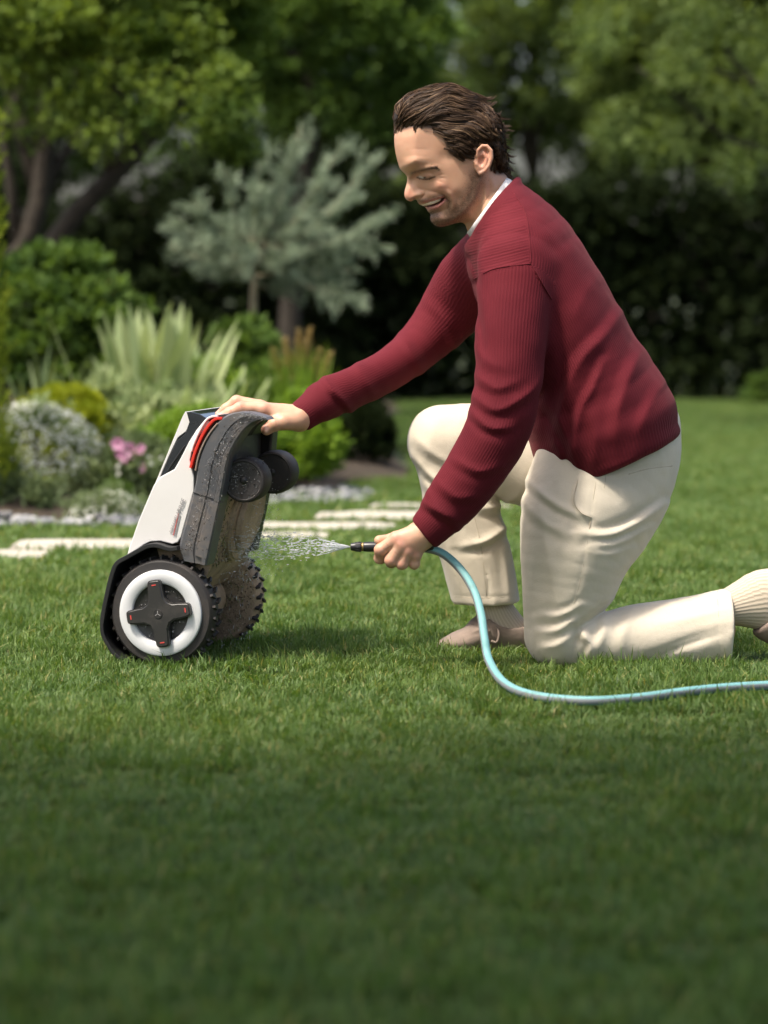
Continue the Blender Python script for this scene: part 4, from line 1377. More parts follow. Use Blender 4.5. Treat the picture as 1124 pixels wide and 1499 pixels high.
M_water.set(color=(1.0, 1.0, 1.0), rough=0.03, trans=1.0, ior=1.33)
M_water = M_water.m
beads('water_beads', 900, 31, M_water, 0.0007, 0.0016)
beads('mud_specks', 700, 32, plain('mud_speck', (0.03, 0.022, 0.016), 0.8), 0.0005, 0.0013)
def clods(n, seed):
    """lumps of mud and clippings on the underside and the far wheel"""
    r = np.random.default_rng(seed)
    parts, tn = [], []
    for k in range(n):
        if r.random() < 0.6:
            t = r.random()
            p = np.array([320, 735]) + (np.array([298, 832]) - np.array([320, 735])) * t
            u, z = mu(*p); c = np.array([u + r.uniform(-0.004, 0.003), r.uniform(0.046, FAR - 0.046), z])
        else:
            a = r.uniform(0, 2 * np.pi); rr = 0.09 * math.sqrt(r.random())
            c = np.array([rr * math.cos(a), FAR + 0.006 - 0.0485, wz + rr * math.sin(a)])
        s = r.uniform(0.0005, 0.0020)
        parts.append((ICO1_V * s * r.uniform(0.6, 1.4, 3) + c, [ICO1_F])); tn.append(np.full(len(ICO1_V), r.random()))
    V, F = join(parts)
    t = NT('mud_clods'); t.set(color=t.ramp(t.attr('tone', 'Fac'), [(0, (0.10, 0.072, 0.048)), (0.5, (0.24, 0.175, 0.115)), (1, (0.50, 0.41, 0.30))]), rough=0.6)
    o = obj_np('mud_clods', V, F, t.m, mower, True, {'tone': ('FLOAT', np.concatenate(tn))})
    o['kind'] = 'stuff'
clods(4000, 33)
def clippings(n, seed):
    """grass clippings stuck to the muddy underside and the far wheel"""
    r = np.random.default_rng(seed)
    C = []
    for k in range(n):
        if r.random() < 0.65:
            p = np.array([320, 735]) + (np.array([298, 832]) - np.array([320, 735])) * r.random()
            u, z = mu(*p); C.append((u + 0.003, r.uniform(0.046, FAR - 0.046), z))
        else:
            a = r.uniform(0, 2 * np.pi); rr = 0.09 * math.sqrt(r.random())
            C.append((rr * math.cos(a), FAR + 0.006 - 0.0495, wz + rr * math.sin(a)))
    C = np.array(C)
    d = unit(r.normal(size=(n, 3)) * np.array([0.35, 1, 1])); s_ = unit(np.cross(d, r.normal(size=(n, 3))))
    L = r.uniform(0.006, 0.018, n)
    V, F = leaf_mesh(C, d, s_, L, np.full(n, 0.0022))
    t = NT('clippings'); t.set(color=t.ramp(t.attr('tone', 'Fac'), [(0, (0.05, 0.09, 0.02)), (0.5, (0.16, 0.2, 0.06)), (1, (0.45, 0.38, 0.2))]), rough=0.7)
    o = obj_np('grass_clippings', V, F, t.m, mower, True, {'tone': ('FLOAT', np.repeat(r.random(n), 4))})
    o['kind'] = 'stuff'
clippings(420, 34)

# ================================================================== the man
PB = np.array([P(815, 975, 5.0)[0], 5.0, 0.0])
person = empty('person', PB)
tag(person, 'man in burgundy sweater and cream trousers kneeling on one knee, holding a hose', 'person')

def st(rows):
    """stations from (px, py, Y, a_px, b_px)"""
    out = []
    for (px, py, Y, a, b) in rows:
        out.append(list(P(px, py, Y)) + [a * Y / FPX, b * Y / FPX])
    return out
def proj(Q):
    return np.stack([562 + Q[:, 0] * FPX / Q[:, 1], HORIZON + (CAM_H - Q[:, 2]) * FPX / Q[:, 1]], 1).astype(np.float32)
PX = 5.05 / FPX
def sm01(x):
    x = np.clip(x, 0, 1)
    return x * x * (3 - 2 * x)

def folds(uv, near, spec):
    """sum of ridges (amp>0) and grooves along polylines, in metres; near = 0..1 side mask"""
    out = np.zeros(len(uv), np.float32)
    for (poly, amp, w, gr) in spec:
        pl = np.array(poly, np.float32)
        lo, hi = pl.min(0) - 4 * w, pl.max(0) + 4 * w
        m = (uv[:, 0] > lo[0]) & (uv[:, 0] < hi[0]) & (uv[:, 1] > lo[1]) & (uv[:, 1] < hi[1])
        if not m.any():
            continue
        pl = catmull(pl, max(8, len(pl) * 4)).astype(np.float32) if len(pl) > 2 else pl
        d, s, t = polydist(uv[m], pl)
        end = np.sin(np.pi * np.clip(t * 0.9 + 0.05, 0, 1)) ** 0.6
        prof = np.exp(-(np.abs(s) / w) ** 1.45) - gr * np.exp(-(np.abs(s - 1.6 * w) / (1.0 * w)) ** 1.6)
        lat = np.exp(-np.maximum(d - np.abs(s), 0) / w)
        out[m] += amp * end * prof * lat
    return out * PX * near * 1.25

def to_obj(name, V, F, mat, attrs=None, parent=None):
    return obj_np(name, V - PB, F, mat, parent or person, True, attrs)

# ------------------------------------------------------------------ sweater
T_ch = Chain(st([(722, 296, 5.10, 40, 62), (740, 325, 5.10, 60, 112), (766, 380, 5.10, 84, 146), (803, 455, 5.10, 92, 150), (848, 545, 5.10, 97, 152), (885, 630, 5.10, 112, 164), (899, 672, 5.10, 99, 160), (922, 725, 5.10, 92, 150)]))
A_near = Chain(st([(760, 352, 4.99, 46, 40), (755, 392, 4.94, 58, 50), (748, 480, 4.90, 54, 50), (744, 560, 4.875, 50, 48), (731, 622, 4.87, 49, 46), (700, 680, 4.875, 45, 42), (668, 726, 4.88, 41, 38), (642, 758, 4.885, 36, 33), (619, 782, 4.89, 30, 28), (594, 803, 4.895, 28, 26)]))
A_far = Chain(st([(716, 372, 5.22, 44, 40), (688, 410, 5.28, 50, 44), (660, 455, 5.31, 46, 42), (614, 506, 5.29, 35, 36), (562, 545, 5.20, 31, 32), (508, 572, 5.12, 31, 30), (478, 584, 5.08, 31, 29), (455, 600, 5.05, 27, 26), (437, 613, 5.035, 25, 24), (415, 627, 5.03, 24, 23)]))
def plane(Q, px, py, Y, nx, nz):
    """signed distance to a plane through a pixel point with in-picture normal (nx right, nz down)"""
    c = P(px, py, Y)
    n = np.array([nx, 0, -nz]); n = n / np.linalg.norm(n)
    return (Q - c) @ n
SW_FOLDS = [
    ([(914, 450), (886, 490), (850, 528), (826, 580), (812, 630)], 5.0, 10, 0.5),
    ([(944, 500), (926, 540), (908, 590), (900, 640)], 4.5, 11, 0.4),
    ([(884, 530), (868, 566), (848, 606), (838, 668)], 5.0, 7, 0.6),
    ([(812, 455), (824, 500), (820, 560), (802, 640)], -6.0, 14, 0.0),
    ([(800, 590), (824, 628), (846, 686)], 4.0, 7, 0.6),
    ([(972, 560), (952, 592), (934, 636)], 2.5, 9, 0.4),
    ([(806, 640), (820, 664), (824, 702)], 3.0, 6, 0.5),
    ([(880, 400), (856, 432), (836, 474)], 1.6, 12, 0.3),
    ([(862, 598), (872, 640), (868, 684)], 2.5, 8, 0.4),
    ([(693, 548), (725, 568), (755, 560)], 2.5, 7, 0.6),
    ([(692, 580), (730, 600), (782, 570), (796, 545)], 3.6, 7, 0.6),
    ([(690, 604), (716, 626), (748, 626)], 3.5, 6, 0.7),
    ([(690, 500), (715, 530), (742, 540)], 1.6, 8, 0.4),
    ([(664, 672), (700, 690), (735, 682)], 3.0, 7, 0.5),
    ([(640, 706), (668, 728), (700, 726)], 3.0, 7, 0.5),
    ([(618, 734), (646, 752), (668, 762)], 5.0, 6.5, 0.6),
    ([(690, 420), (703, 470), (708, 520)], -4.0, 7, 0.0),
    ([(672, 400), (684, 430), (690, 470)], -5.0, 6, 0.0),
    ([(683, 372), (693, 392), (702, 420)], -3.5, 5, 0.0),
    ([(752, 281), (769, 310), (775, 350), (777, 386)], 0.9, 1.9, 0.6),
    ([(690, 410), (725, 393), (777, 386)], 0.9, 1.9, 0.6),
    ([(777, 386), (791, 410), (808, 440)], 1.4, 1.9, 0.8),
    ([(812, 560), (822, 585), (834, 612)], -1.5, 1.6, 0.0),
]
FAR_FOLDS = [
    ([(470, 548), (482, 566), (505, 590), (520, 612)], 4.0, 6, 0.7),
    ([(520, 526), (532, 552), (552, 585)], 2.0, 8, 0.4),
    ([(585, 488), (604, 520), (622, 552)], 2.5, 8, 0.4),
    ([(626, 440), (650, 470), (668, 510)], 3.0, 8, 0.5),
]
RING_C = P(721, 307, 5.10)
RING_E = P(749, 268, 5.10) - RING_C
RING_E = RING_E / np.linalg.norm(RING_E)
RING_N = np.array([RING_E[2], 0, -RING_E[0]])
if RING_N[2] < 0: RING_N = -RING_N
def ring_dist(Q, re, rw):
    """distance measures to the neckline: elliptic radius (0 at the ellipse) and height above its plane"""
    o = Q - RING_C
    e = o @ RING_E; h = o @ RING_N; w = o[:, 1]
    L = np.sqrt(e * e + w * w) + 1e-6
    r = np.sqrt((e / re) ** 2 + (w / rw) ** 2) + 1e-6
    return L - L / r, h
def f_sweater(Q, parts=False):
    uv = proj(Q)
    t = T_ch.eval(Q); tt = T_ch.t
    an = A_near.eval(Q); tn = A_near.t
    af = A_far.eval(Q); tf = A_far.t
    nearm = sm01((5.12 - Q[:, 1]) / 0.06)
    fd = folds(uv, nearm, SW_FOLDS)
    farside = sm01((Q[:, 1] - 5.02) / 0.05)
    ff = folds(uv, (uv[:, 0] < 690) * 1.0, FAR_FOLDS)
    # ribbed bands grip a little
    hem = plane(Q, 899, 674, 5.10, 0.39, 0.92)
    cuffn = plane(Q, 619, 781, 4.89, -0.75, 0.66)
    cufff = plane(Q, 437, 613.5, 5.035, -0.84, 0.545)
    t = t + 0.006 * sm01((hem + 0.07) / 0.05)
    t = smax(t, hem, 0.012)
    an = smax(an + 0.004 * sm01((cuffn + 0.055) / 0.015), cuffn, 0.005)
    af = smax(af + 0.003 * sm01((cufff + 0.045) / 0.015), cufff, 0.005)
    d = smin(t, an, 0.022)
    d = smin(d, af, 0.03)
    d = d - fd - ff - 0.0016 * vnoise(Q, 14.0, 4) - 0.0008 * vnoise(Q, 33.0, 5)
    # neck opening with a rolled ribbed band
    rd, h = ring_dist(Q, 0.0745, 0.083)
    band_ = np.sqrt(rd ** 2 + (h + 0.006) ** 2) - 0.0065
    d = smin(d, np.where(h > -0.05, band_, 1.0), 0.010)
    rd2, _ = ring_dist(Q, 0.0685, 0.077)
    d = smax(d, -smax(rd2, -(h + 0.03), 0.004), 0.004)
    d = smax(d, h - 0.003 - 0.22 * np.maximum(rd, 0), 0.005)
    # hollow cuffs
    d = smax(d, -smax(an + 0.0075, -(cuffn + 0.02), 0.003), 0.003)
    d = smax(d, -smax(af + 0.0065, -(cufff + 0.02), 0.003), 0.003)
    if not parts:
        return d
    which = np.argmin(np.stack([t, an, af]), 0)
    def around(ch, tpar, rad):
        k = np.clip(tpar, 0, len(ch.s) - 1.001)
        i = k.astype(int); f = (k - i)[:, None]
        c = ch.s[i] * (1 - f) + ch.s[i + 1] * f
        ax = ch.s[i + 1][:, :3] - ch.s[i][:, :3]
        ax = ax / (np.linalg.norm(ax, axis=1)[:, None] + 1e-9)
        n = np.stack([ax[:, 2], 0 * ax[:, 0], -ax[:, 0]], 1)
        o = Q - c[:, :3]
        return np.arctan2(o[:, 1] / c[:, 4], (o * n).sum(1) / c[:, 3]) * rad
    rib = np.where(which == 0, around(T_ch, tt, 0.140), np.where(which == 1, around(A_near, tn, 0.058), around(A_far, tf, 0.045)))
    yoke = inpoly(uv, [(690, 350), (752, 278), (769, 310), (775, 350), (777, 386), (725, 393), (690, 410), (668, 392)]) & (Q[:, 1] < 5.05)
    rib = np.where(yoke, (Q[:, 2] * 0.97 - Q[:, 0] * 0.25), rib)
    bandm = sm01(1 - np.abs(cuffn + 0.025) / 0.028) * (which == 1) + sm01(1 - np.abs(cufff + 0.02) / 0.022) * (which == 2) + sm01((hem + 0.055) / 0.01) * (which == 0)
    return d, rib, np.clip(bandm + 0.25 * yoke, 0, 1)
lo = np.minimum(P(410, 255, 5.0), P(1010, 735, 5.25)); hi = np.maximum(P(410, 255, 5.3), P(1010, 735, 5.0))
lo = np.array([P(405, 0, 5.2)[0], 4.79, P(0, 815, 4.9)[2]]); hi = np.array([P(1010, 0, 5.1)[0], 5.40, P(0, 255, 5.15)[2]])
V, F = sdf_mesh(f_sweater, lo, hi, 0.0032)
_, rib, bandm = f_sweater(V.astype(np.float32), True)
M_knit = NT('burgundy_knit')
_c = M_knit.coords()
_rib = M_knit.attr('rib', 'Fac')
_bd = M_knit.attr('band', 'Fac')
_w1 = M_knit.math('SINE', M_knit.math('MULTIPLY', _rib, 2 * math.pi / 0.0052))
_w2 = M_knit.math('SINE', M_knit.math('MULTIPLY', _rib, 2 * math.pi / 0.0072))
_wv = M_knit.new('ShaderNodeMix'); M_knit.l(_bd, _wv.inputs[0]); M_knit.l(M_knit.math('MULTIPLY', _w1, 0.5), _wv.inputs[2]); M_knit.l(_w2, _wv.inputs[3])
_fz = M_knit.noise(_c, 420.0, 3, 0.7)
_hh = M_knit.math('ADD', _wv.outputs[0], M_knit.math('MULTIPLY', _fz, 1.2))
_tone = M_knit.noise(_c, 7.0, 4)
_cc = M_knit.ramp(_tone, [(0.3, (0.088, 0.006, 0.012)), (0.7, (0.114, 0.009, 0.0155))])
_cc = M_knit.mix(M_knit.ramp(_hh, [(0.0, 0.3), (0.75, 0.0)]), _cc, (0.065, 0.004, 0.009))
M_knit.set(color=_cc, rough=0.85, spec=0.2, sheen=0.06)
M_knit.b.inputs['Sheen Roughness'].default_value = 0.4
M_knit.b.inputs['Sheen Tint'].default_value = (0.9, 0.35, 0.35, 1)
M_knit.bump(_hh, 0.36, 0.0011)
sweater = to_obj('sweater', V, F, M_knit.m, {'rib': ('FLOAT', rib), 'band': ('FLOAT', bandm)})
sweater['label'] = 'burgundy ribbed knit sweater'

# ------------------------------------------------------------------ trousers
L_near = Chain(st([(905, 640, 5.07, 80, 80), (890, 668, 5.05, 95, 84), (879, 705, 5.03, 103, 82), (861, 750, 5.01, 97, 84), (844, 800, 5.0, 82, 80), (834, 850, 5.0, 70, 72), (826, 895, 5.0, 60, 66), (824, 925, 5.0, 54, 62)]))
S_near = Chain(st([(822, 926, 5.0, 51, 60), (860, 934, 5.0, 45, 56), (910, 934, 5.0, 46, 54), (975, 929, 5.0, 50, 53), (1030, 923, 5.0, 54, 54), (1064, 919, 5.0, 57, 56), (1100, 915, 5.0, 58, 56)]))
L_far = Chain(st([(895, 660, 5.16, 88, 84), (850, 684, 5.17, 84, 80), (760, 665, 5.19, 70, 72), (695, 648, 5.2, 58, 64), (650, 646, 5.2, 53, 58)]))
S_far = Chain(st([(650, 648, 5.2, 53, 58), (660, 690, 5.2, 50, 56), (674, 740, 5.2, 54, 56), (694, 805, 5.2, 52, 54), (711, 880, 5.2, 49, 52), (722, 930, 5.2, 49, 52)]))
PEL = Chain(st([(912, 632, 5.10, 84, 118), (902, 662, 5.10, 93, 124), (888, 700, 5.09, 92, 112)]))
TR_FOLDS = [
    ([(972, 738), (930, 768), (888, 784), (850, 780)], 5.5, 7, 0.7),
    ([(950, 772), (905, 796), (862, 800)], 4.0, 6, 0.7),
    ([(925, 802), (890, 812), (860, 806)], 2.5, 6, 0.6),
    ([(788, 722), (800, 800), (812, 872)], 2.5, 10, 0.4),
    ([(766, 700), (792, 722), (820, 742), (856, 756)], 4.0, 6, 0.8),
    ([(762, 730), (790, 760), (830, 782)], 3.0, 7, 0.5),
    ([(905, 884), (872, 902), (848, 922), (838, 962)], -7.0, 5.5, 0.0),
    ([(852, 884), (822, 900), (790, 900)], 3.0, 5, 0.7),
    ([(842, 906), (815, 922), (784, 924)], 3.5, 5, 0.7),
    ([(838, 930), (815, 944), (790, 948)], 2.5, 5, 0.6),
    ([(850, 925), (864, 945), (860, 970)], 6.0, 6, 0.5),
    ([(885, 905), (882, 930), (872, 955)], 4.0, 7, 0.5),
    ([(930, 890), (915, 920), (905, 955)], 2.0, 9, 0.3),
    ([(1062, 926), (1005, 944), (945, 968)], -3.5, 5, -0.6),
    ([(1062, 890), (1010, 905), (960, 915)], 1.5, 8, 0.3),
    ([(872, 686), (866, 740), (858, 800), (846, 860), (832, 905)], -1.2, 1.5, 0.0),
    ([(846, 700), (840, 732), (850, 750), (864, 758)], 2.2, 2.5, 1.0),
    ([(918, 692), (950, 684), (986, 680)], -1.2, 1.5, 0.0),
    ([(1048, 862), (1052, 920), (1056, 978)], -1.0, 1.5, 0.0),
    ([(880, 640), (884, 680), (880, 706)], 1.5, 3.0, 0.8),
]
TRF_FOLDS = [
    ([(604, 668), (634, 700), (672, 722), (700, 728)], 4.5, 6, 0.7),
    ([(612, 692), (640, 730), (672, 765)], 3.5, 6, 0.6),
    ([(606, 640), (640, 668), (690, 690)], 2.5, 7, 0.5),
    ([(676, 800), (712, 792), (748, 768)], 5.0, 6, 0.8),
    ([(700, 745), (728, 742), (756, 728)], 4.0, 7, 0.6),
    ([(690, 795), (712, 840), (716, 884)], -2.0, 2.0, 0.0),
    ([(640, 770), (660, 820), (676, 876)], 1.5, 8, 0.3),
    ([(735, 800), (742, 840), (746, 880)], 2.5, 6, 0.4),
    ([(664, 872), (712, 874), (760, 872)], -1.0, 1.4, 0.0),
]
def f_trousers(Q):
    uv = proj(Q)
    ln = L_near.eval(Q); sn = S_near.eval(Q); lf = L_far.eval(Q); sf = S_far.eval(Q)
    hemn = plane(Q, 1066, 919, 5.0, 1.0, 0.06)
    hemf = plane(Q, 711, 881, 5.2, 0.02, 1.0)
    sn_i = smax(sn + 0.010, -(hemn + 0.03), 0.003)
    sf_i = smax(sf + 0.010, -(hemf + 0.03), 0.003)
    sn = smax(sn, hemn, 0.004); sf = smax(sf, hemf, 0.004)
    ln = smin(ln, PEL.eval(Q), 0.02)
    near = smin(ln, sn, 0.012)
    far = smin(lf, sf, 0.010)
    nm = sm01((5.10 - Q[:, 1]) / 0.05)
    d = smin(near - folds(uv, nm, TR_FOLDS), far - folds(uv, (uv[:, 0] < 765) * sm01((5.23 - Q[:, 1]) / 0.05), TRF_FOLDS), 0.014)
    wq = Q * np.array([1.0, 1.0, 0.45], np.float32)
    d = d - 0.0022 * vnoise(wq, 14.0, 8) - 0.0013 * (1 - np.abs(vnoise(wq, 26.0, 9)) * 2)
    d = smax(d, -sn_i, 0.003); d = smax(d, -sf_i, 0.003)
    return d
lo = np.array([P(585, 0, 5.2)[0], 4.88, -0.012]); hi = np.array([P(1075, 0, 5.0)[0], 5.32, P(0, 560, 5.1)[2]])
V, F = sdf_mesh(f_trousers, lo, hi, 0.0031)
M_chino = NT('cream_cotton')
_c = M_chino.coords()
_n1 = M_chino.noise(_c, 5.0, 4); _n2 = M_chino.noise(_c, 500.0, 2, 0.8)
M_chino.set(color=M_chino.ramp(_n1, [(0.3, (0.56, 0.495, 0.39)), (0.7, (0.64, 0.57, 0.46))]), rough=0.8, spec=0.25, sheen=0.15)
M_chino.bump(M_chino.math('ADD', M_chino.math('MULTIPLY', _n2, 0.5), M_chino.math('MULTIPLY', M_chino.noise(_c, 38.0, 4), 1.6)), 0.35, 0.0022)
trousers = to_obj('trousers', V, F, M_chino.m)
trousers['label'] = 'cream cotton trousers, dusty at the knee'

def surf_line(f, pts, n, y0, y1, lift=0.0):
    """drop a picture-plane line onto the near side of a surface"""
    c = catmull(np.array(pts, float), n)
    Ys = np.arange(y0, y1, 0.0015)
    out = []
    for (px, py) in c:
        Q = np.stack([(px - 562) * Ys / FPX, Ys, CAM_H - (py - HORIZON) * Ys / FPX], 1).astype(np.float32)
        k = np.nonzero(f(Q) < 0)[0]
        if len(k):
            out.append(Q[k[0]] - np.array([0, lift, 0]))
    return np.array(out)
def seam_tube(name, f, pts, rad, mat, parent, y0=4.8, y1=5.3, n=26):
    q = surf_line(f, pts, n, y0, y1)
    if len(q) < 5: return
    ok = np.concatenate([[True], np.abs(np.diff(q[:, 1])) < 0.02])
    q = q[ok]
    for _ in range(2):
        q[1:-1, 1] = 0.25 * q[:-2, 1] + 0.5 * q[1:-1, 1] + 0.25 * q[2:, 1]
    V, F = tube(q, rad, 6)
    to_obj(name, V, F, mat, None, parent)
M_stitch = plain('cream_stitching', (0.48, 0.41, 0.31), 0.9, 0.1)
for pts in ([(874, 692), (867, 740), (859, 800), (847, 860), (833, 905)], [(846, 702), (840, 732), (850, 750), (866, 758)], [(920, 694), (950, 686), (984, 682)], [(1050, 866), (1053, 920), (1056, 972)], [(884, 684), (886, 700), (884, 716)]):
    seam_tube('seam', f_trousers, pts, 0.0011, M_stitch, trousers)
for pts in ([(666, 873), (690, 875), (714, 875), (750, 873)], [(676, 690), (690, 740), (704, 800), (712, 872)]):
    seam_tube('seam', f_trousers, pts, 0.0011, M_stitch, trousers, 5.05, 5.35)
for pts in ([(752, 283), (769, 312), (775, 350), (777, 386)], [(694, 408), (725, 393), (777, 386)], [(777, 386), (791, 410), (807, 438)]):
    seam_tube('seam', f_sweater, pts, 0.0011, M_knit.m, sweater, 4.8, 5.2)

# ------------------------------------------------------------------ socks and shoes
M_sock = NT('ribbed_sock')
_c = M_sock.coords()
_rib = M_sock.math('SINE', M_sock.math('MULTIPLY', M_sock.attr('rib', 'Fac'), 2 * math.pi / 0.0055))
M_sock.set(color=M_sock.ramp(_rib, [(0.0, (0.50, 0.42, 0.32)), (0.6, (0.58, 0.50, 0.39))]), rough=0.9)
M_sock.bump(M_sock.math('ADD', _rib, M_sock.noise(_c, 300, 2)), 0.35, 0.0008)
def sock(rows, lo, hi):
    ch = Chain(st(rows))
    V, F = sdf_mesh(lambda Q: ch.eval(Q) - 0.0006 * vnoise(Q, 40, 3), lo, hi, 0.0026)
    ch.eval(V.astype(np.float32))
    k = np.clip(ch.t, 0, len(ch.s) - 1.001); i = k.astype(int); f = (k - i)[:, None]
    c = ch.s[i] * (1 - f) + ch.s[i + 1] * f
    ax = unit(ch.s[i + 1][:, :3] - ch.s[i][:, :3])
    n = np.stack([ax[:, 2], 0 * ax[:, 0], -ax[:, 0]], 1); o = V - c[:, :3]
    rib = np.arctan2(o[:, 1] / c[:, 4], (o * n).sum(1) / c[:, 3]) * 0.034
    return to_obj('sock', V, F, M_sock.m, {'rib': ('FLOAT', rib)})
sock([(714, 850, 5.2, 26, 28), (722, 885, 5.2, 26, 28), (734, 912, 5.2, 30, 30), (748, 932, 5.2, 32, 30)], P(680, 965, 5.26) + [0, -0.11, 0], P(800, 815, 5.26))
sock([(1010, 910, 5.0, 27, 30), (1060, 891, 5.0, 26, 29), (1090, 883, 5.0, 34, 31), (1120, 878, 5.0, 45, 33), (1138, 880, 5.0, 46, 32)], np.array([P(980, 0, 5)[0], 4.93, P(0, 940, 5)[2]]), np.array([P(1195, 0, 5)[0], 5.07, P(0, 820, 5)[2]]))
M_suede = plain('taupe_suede', (0.235, 0.18, 0.145), 0.9, 0.18, 25, 0.5, 0.001)
M_sole = plain('shoe_sole', (0.26, 0.19, 0.14), 0.8, 0.15, 25)
shoe_ch = Chain(st([(648, 945, 5.19, 9, 22), (668, 940, 5.19, 15, 29), (690, 934, 5.19, 19, 31), (715, 922, 5.19, 28, 29), (740, 920, 5.19, 33, 28), (765, 924, 5.19, 31, 26), (778, 930, 5.19, 26, 22)]))
mouth_ch = Chain(st([(722, 880, 5.19, 27, 28), (738, 902, 5.19, 29, 28), (756, 908, 5.19, 26, 25)]))
def f_shoe(Q):
    d = shoe_ch.eval(Q)
    d = smax(d, -(Q[:, 2] - 0.006), 0.004)
    d = smax(d, -mouth_ch.eval(Q), 0.006)
    uv = proj(Q)
    return d - folds(uv, 1.0, [([(716, 905), (722, 930), (734, 945)], 2.2, 2.5, 0.6), ([(640, 950), (700, 953), (780, 952)], 1.2, 2.0, 0.9), ([(690, 926), (706, 922), (716, 928)], 1.5, 2.2, 0.5)])
V, F = sdf_mesh(f_shoe, np.array([P(630, 0, 5.2)[0], 5.13, -0.004]), np.array([P(810, 0, 5.2)[0], 5.25, P(0, 880, 5.2)[2]]), 0.002)
shoe = to_obj('shoe', V, F, M_suede)
V, F = sdf_mesh(lambda Q: smax(smax(shoe_ch.eval(Q) - 0.0035, Q[:, 2] - 0.014, 0.002), -(Q[:, 2] - 0.002), 0.002), np.array([P(625, 0, 5.2)[0], 5.12, -0.006]), np.array([P(812, 0, 5.2)[0], 5.26, 0.026]), 0.0022)
to_obj('sole', V, F, M_sole, None, shoe)
V, F = tube(catmull([P(716, 925, 5.15), P(722, 912, 5.158), P(730, 926, 5.148), P(727, 940, 5.145), P(719, 938, 5.148)], 16), 0.0025, 7)
to_obj('strap', V + PB * 0, F, M_suede, None, shoe)
shoe2_ch = Chain(st([(1130, 905, 5.0, 36, 33), (1152, 912, 5.0, 40, 34), (1170, 935, 5.0, 34, 36), (1172, 958, 5.0, 24, 36), (1150, 966, 5.0, 14, 32)]))
def f_shoe2(Q):
    d = shoe2_ch.eval(Q)
    return smax(smax(d, -(Q[:, 2] - 0.002), 0.004), -plane(Q, 1108, 918, 5.0, 0.75, 0.9) , 0.006)
V, F = sdf_mesh(f_shoe2, np.array([P(1085, 0, 5)[0], 4.93, -0.004]), np.array([P(1225, 0, 5)[0], 5.07, P(0, 855, 5)[2]]), 0.0026)
to_obj('shoe', V, F, M_suede)

# ------------------------------------------------------------------ white t-shirt collar
th = np.linspace(0, 2 * np.pi, 49)[:-1]
ringp = RING_C + np.cos(th)[:, None] * RING_E * 0.0665 + np.sin(th)[:, None] * np.array([0, 0.075, 0]) 
Vt, Ft = [], []
prof = np.array([(-0.002, -0.03), (0.0005, 0.006), (-0.001, 0.0135), (-0.003, 0.0145), (-0.005, 0.011), (-0.007, -0.03)])   # outwards, along the normal
outw = unit(np.cos(th)[:, None] * RING_E / 0.0665 + np.sin(th)[:, None] * np.array([0, 1 / 0.075, 0]))
V = (ringp[:, None, :] + prof[None, :, 0, None] * outw[:, None, :] + prof[None, :, 1, None] * RING_N).reshape(-1, 3)
m_ = len(prof); i = np.arange(48)[:, None] * m_; j = np.arange(m_ - 1)[None, :]; i2 = (i + m_) % (48 * m_)
F = np.stack([i + j, i2 + j, i2 + j + 1, i + j + 1], -1).reshape(-1, 4)
tee = to_obj('t_shirt', V, F, plain('white_jersey', (0.80, 0.80, 0.80), 0.85, 0.03, 60, 0.3, 0.0008))
tee['label'] = 'white t-shirt collar under the sweater'

# ------------------------------------------------------------------ head, sculpted as a relief over its profile
HY = 5.10
HS = HY / FPX
GU0, GV0, GST = 555.0, 105.0, 0.5
GN, GM = 420, 520
gu, gv = np.meshgrid(GU0 + GST * np.arange(GN), GV0 + GST * np.arange(GM), indexing='ij')
G2 = np.stack([gu.ravel(), gv.ravel()], 1).astype(np.float32)
face_poly = [(579, 190), (577, 200), (577, 208), (577.5, 216), (580, 230), (583, 240), (585.5, 247.5), (590.5, 253), (595.2, 258), (595.6, 263), (594.3, 271), (592.0, 280), (591.4, 285), (592.6, 290), (596, 293.8), (600, 295), (604, 293.8), (608.7, 291.8), (610.2, 294.2),
             (612.2, 297.6), (615.5, 300.2), (619, 301.4), (621.5, 302.6), (624.6, 306), (626.2, 309.6), (629.8, 312.4), (630.8, 314.6), (629.8, 318), (630.4, 322.5), (633.4, 327), (638, 330.4), (645, 332), (656, 329.8), (666, 326.8), (676, 324.5),
             (690, 322), (706, 300), (718, 275), (727, 245), (729, 215), (723, 188), (710, 165), (690, 147), (665, 137), (640, 134), (615, 138), (597, 150), (585, 168)]
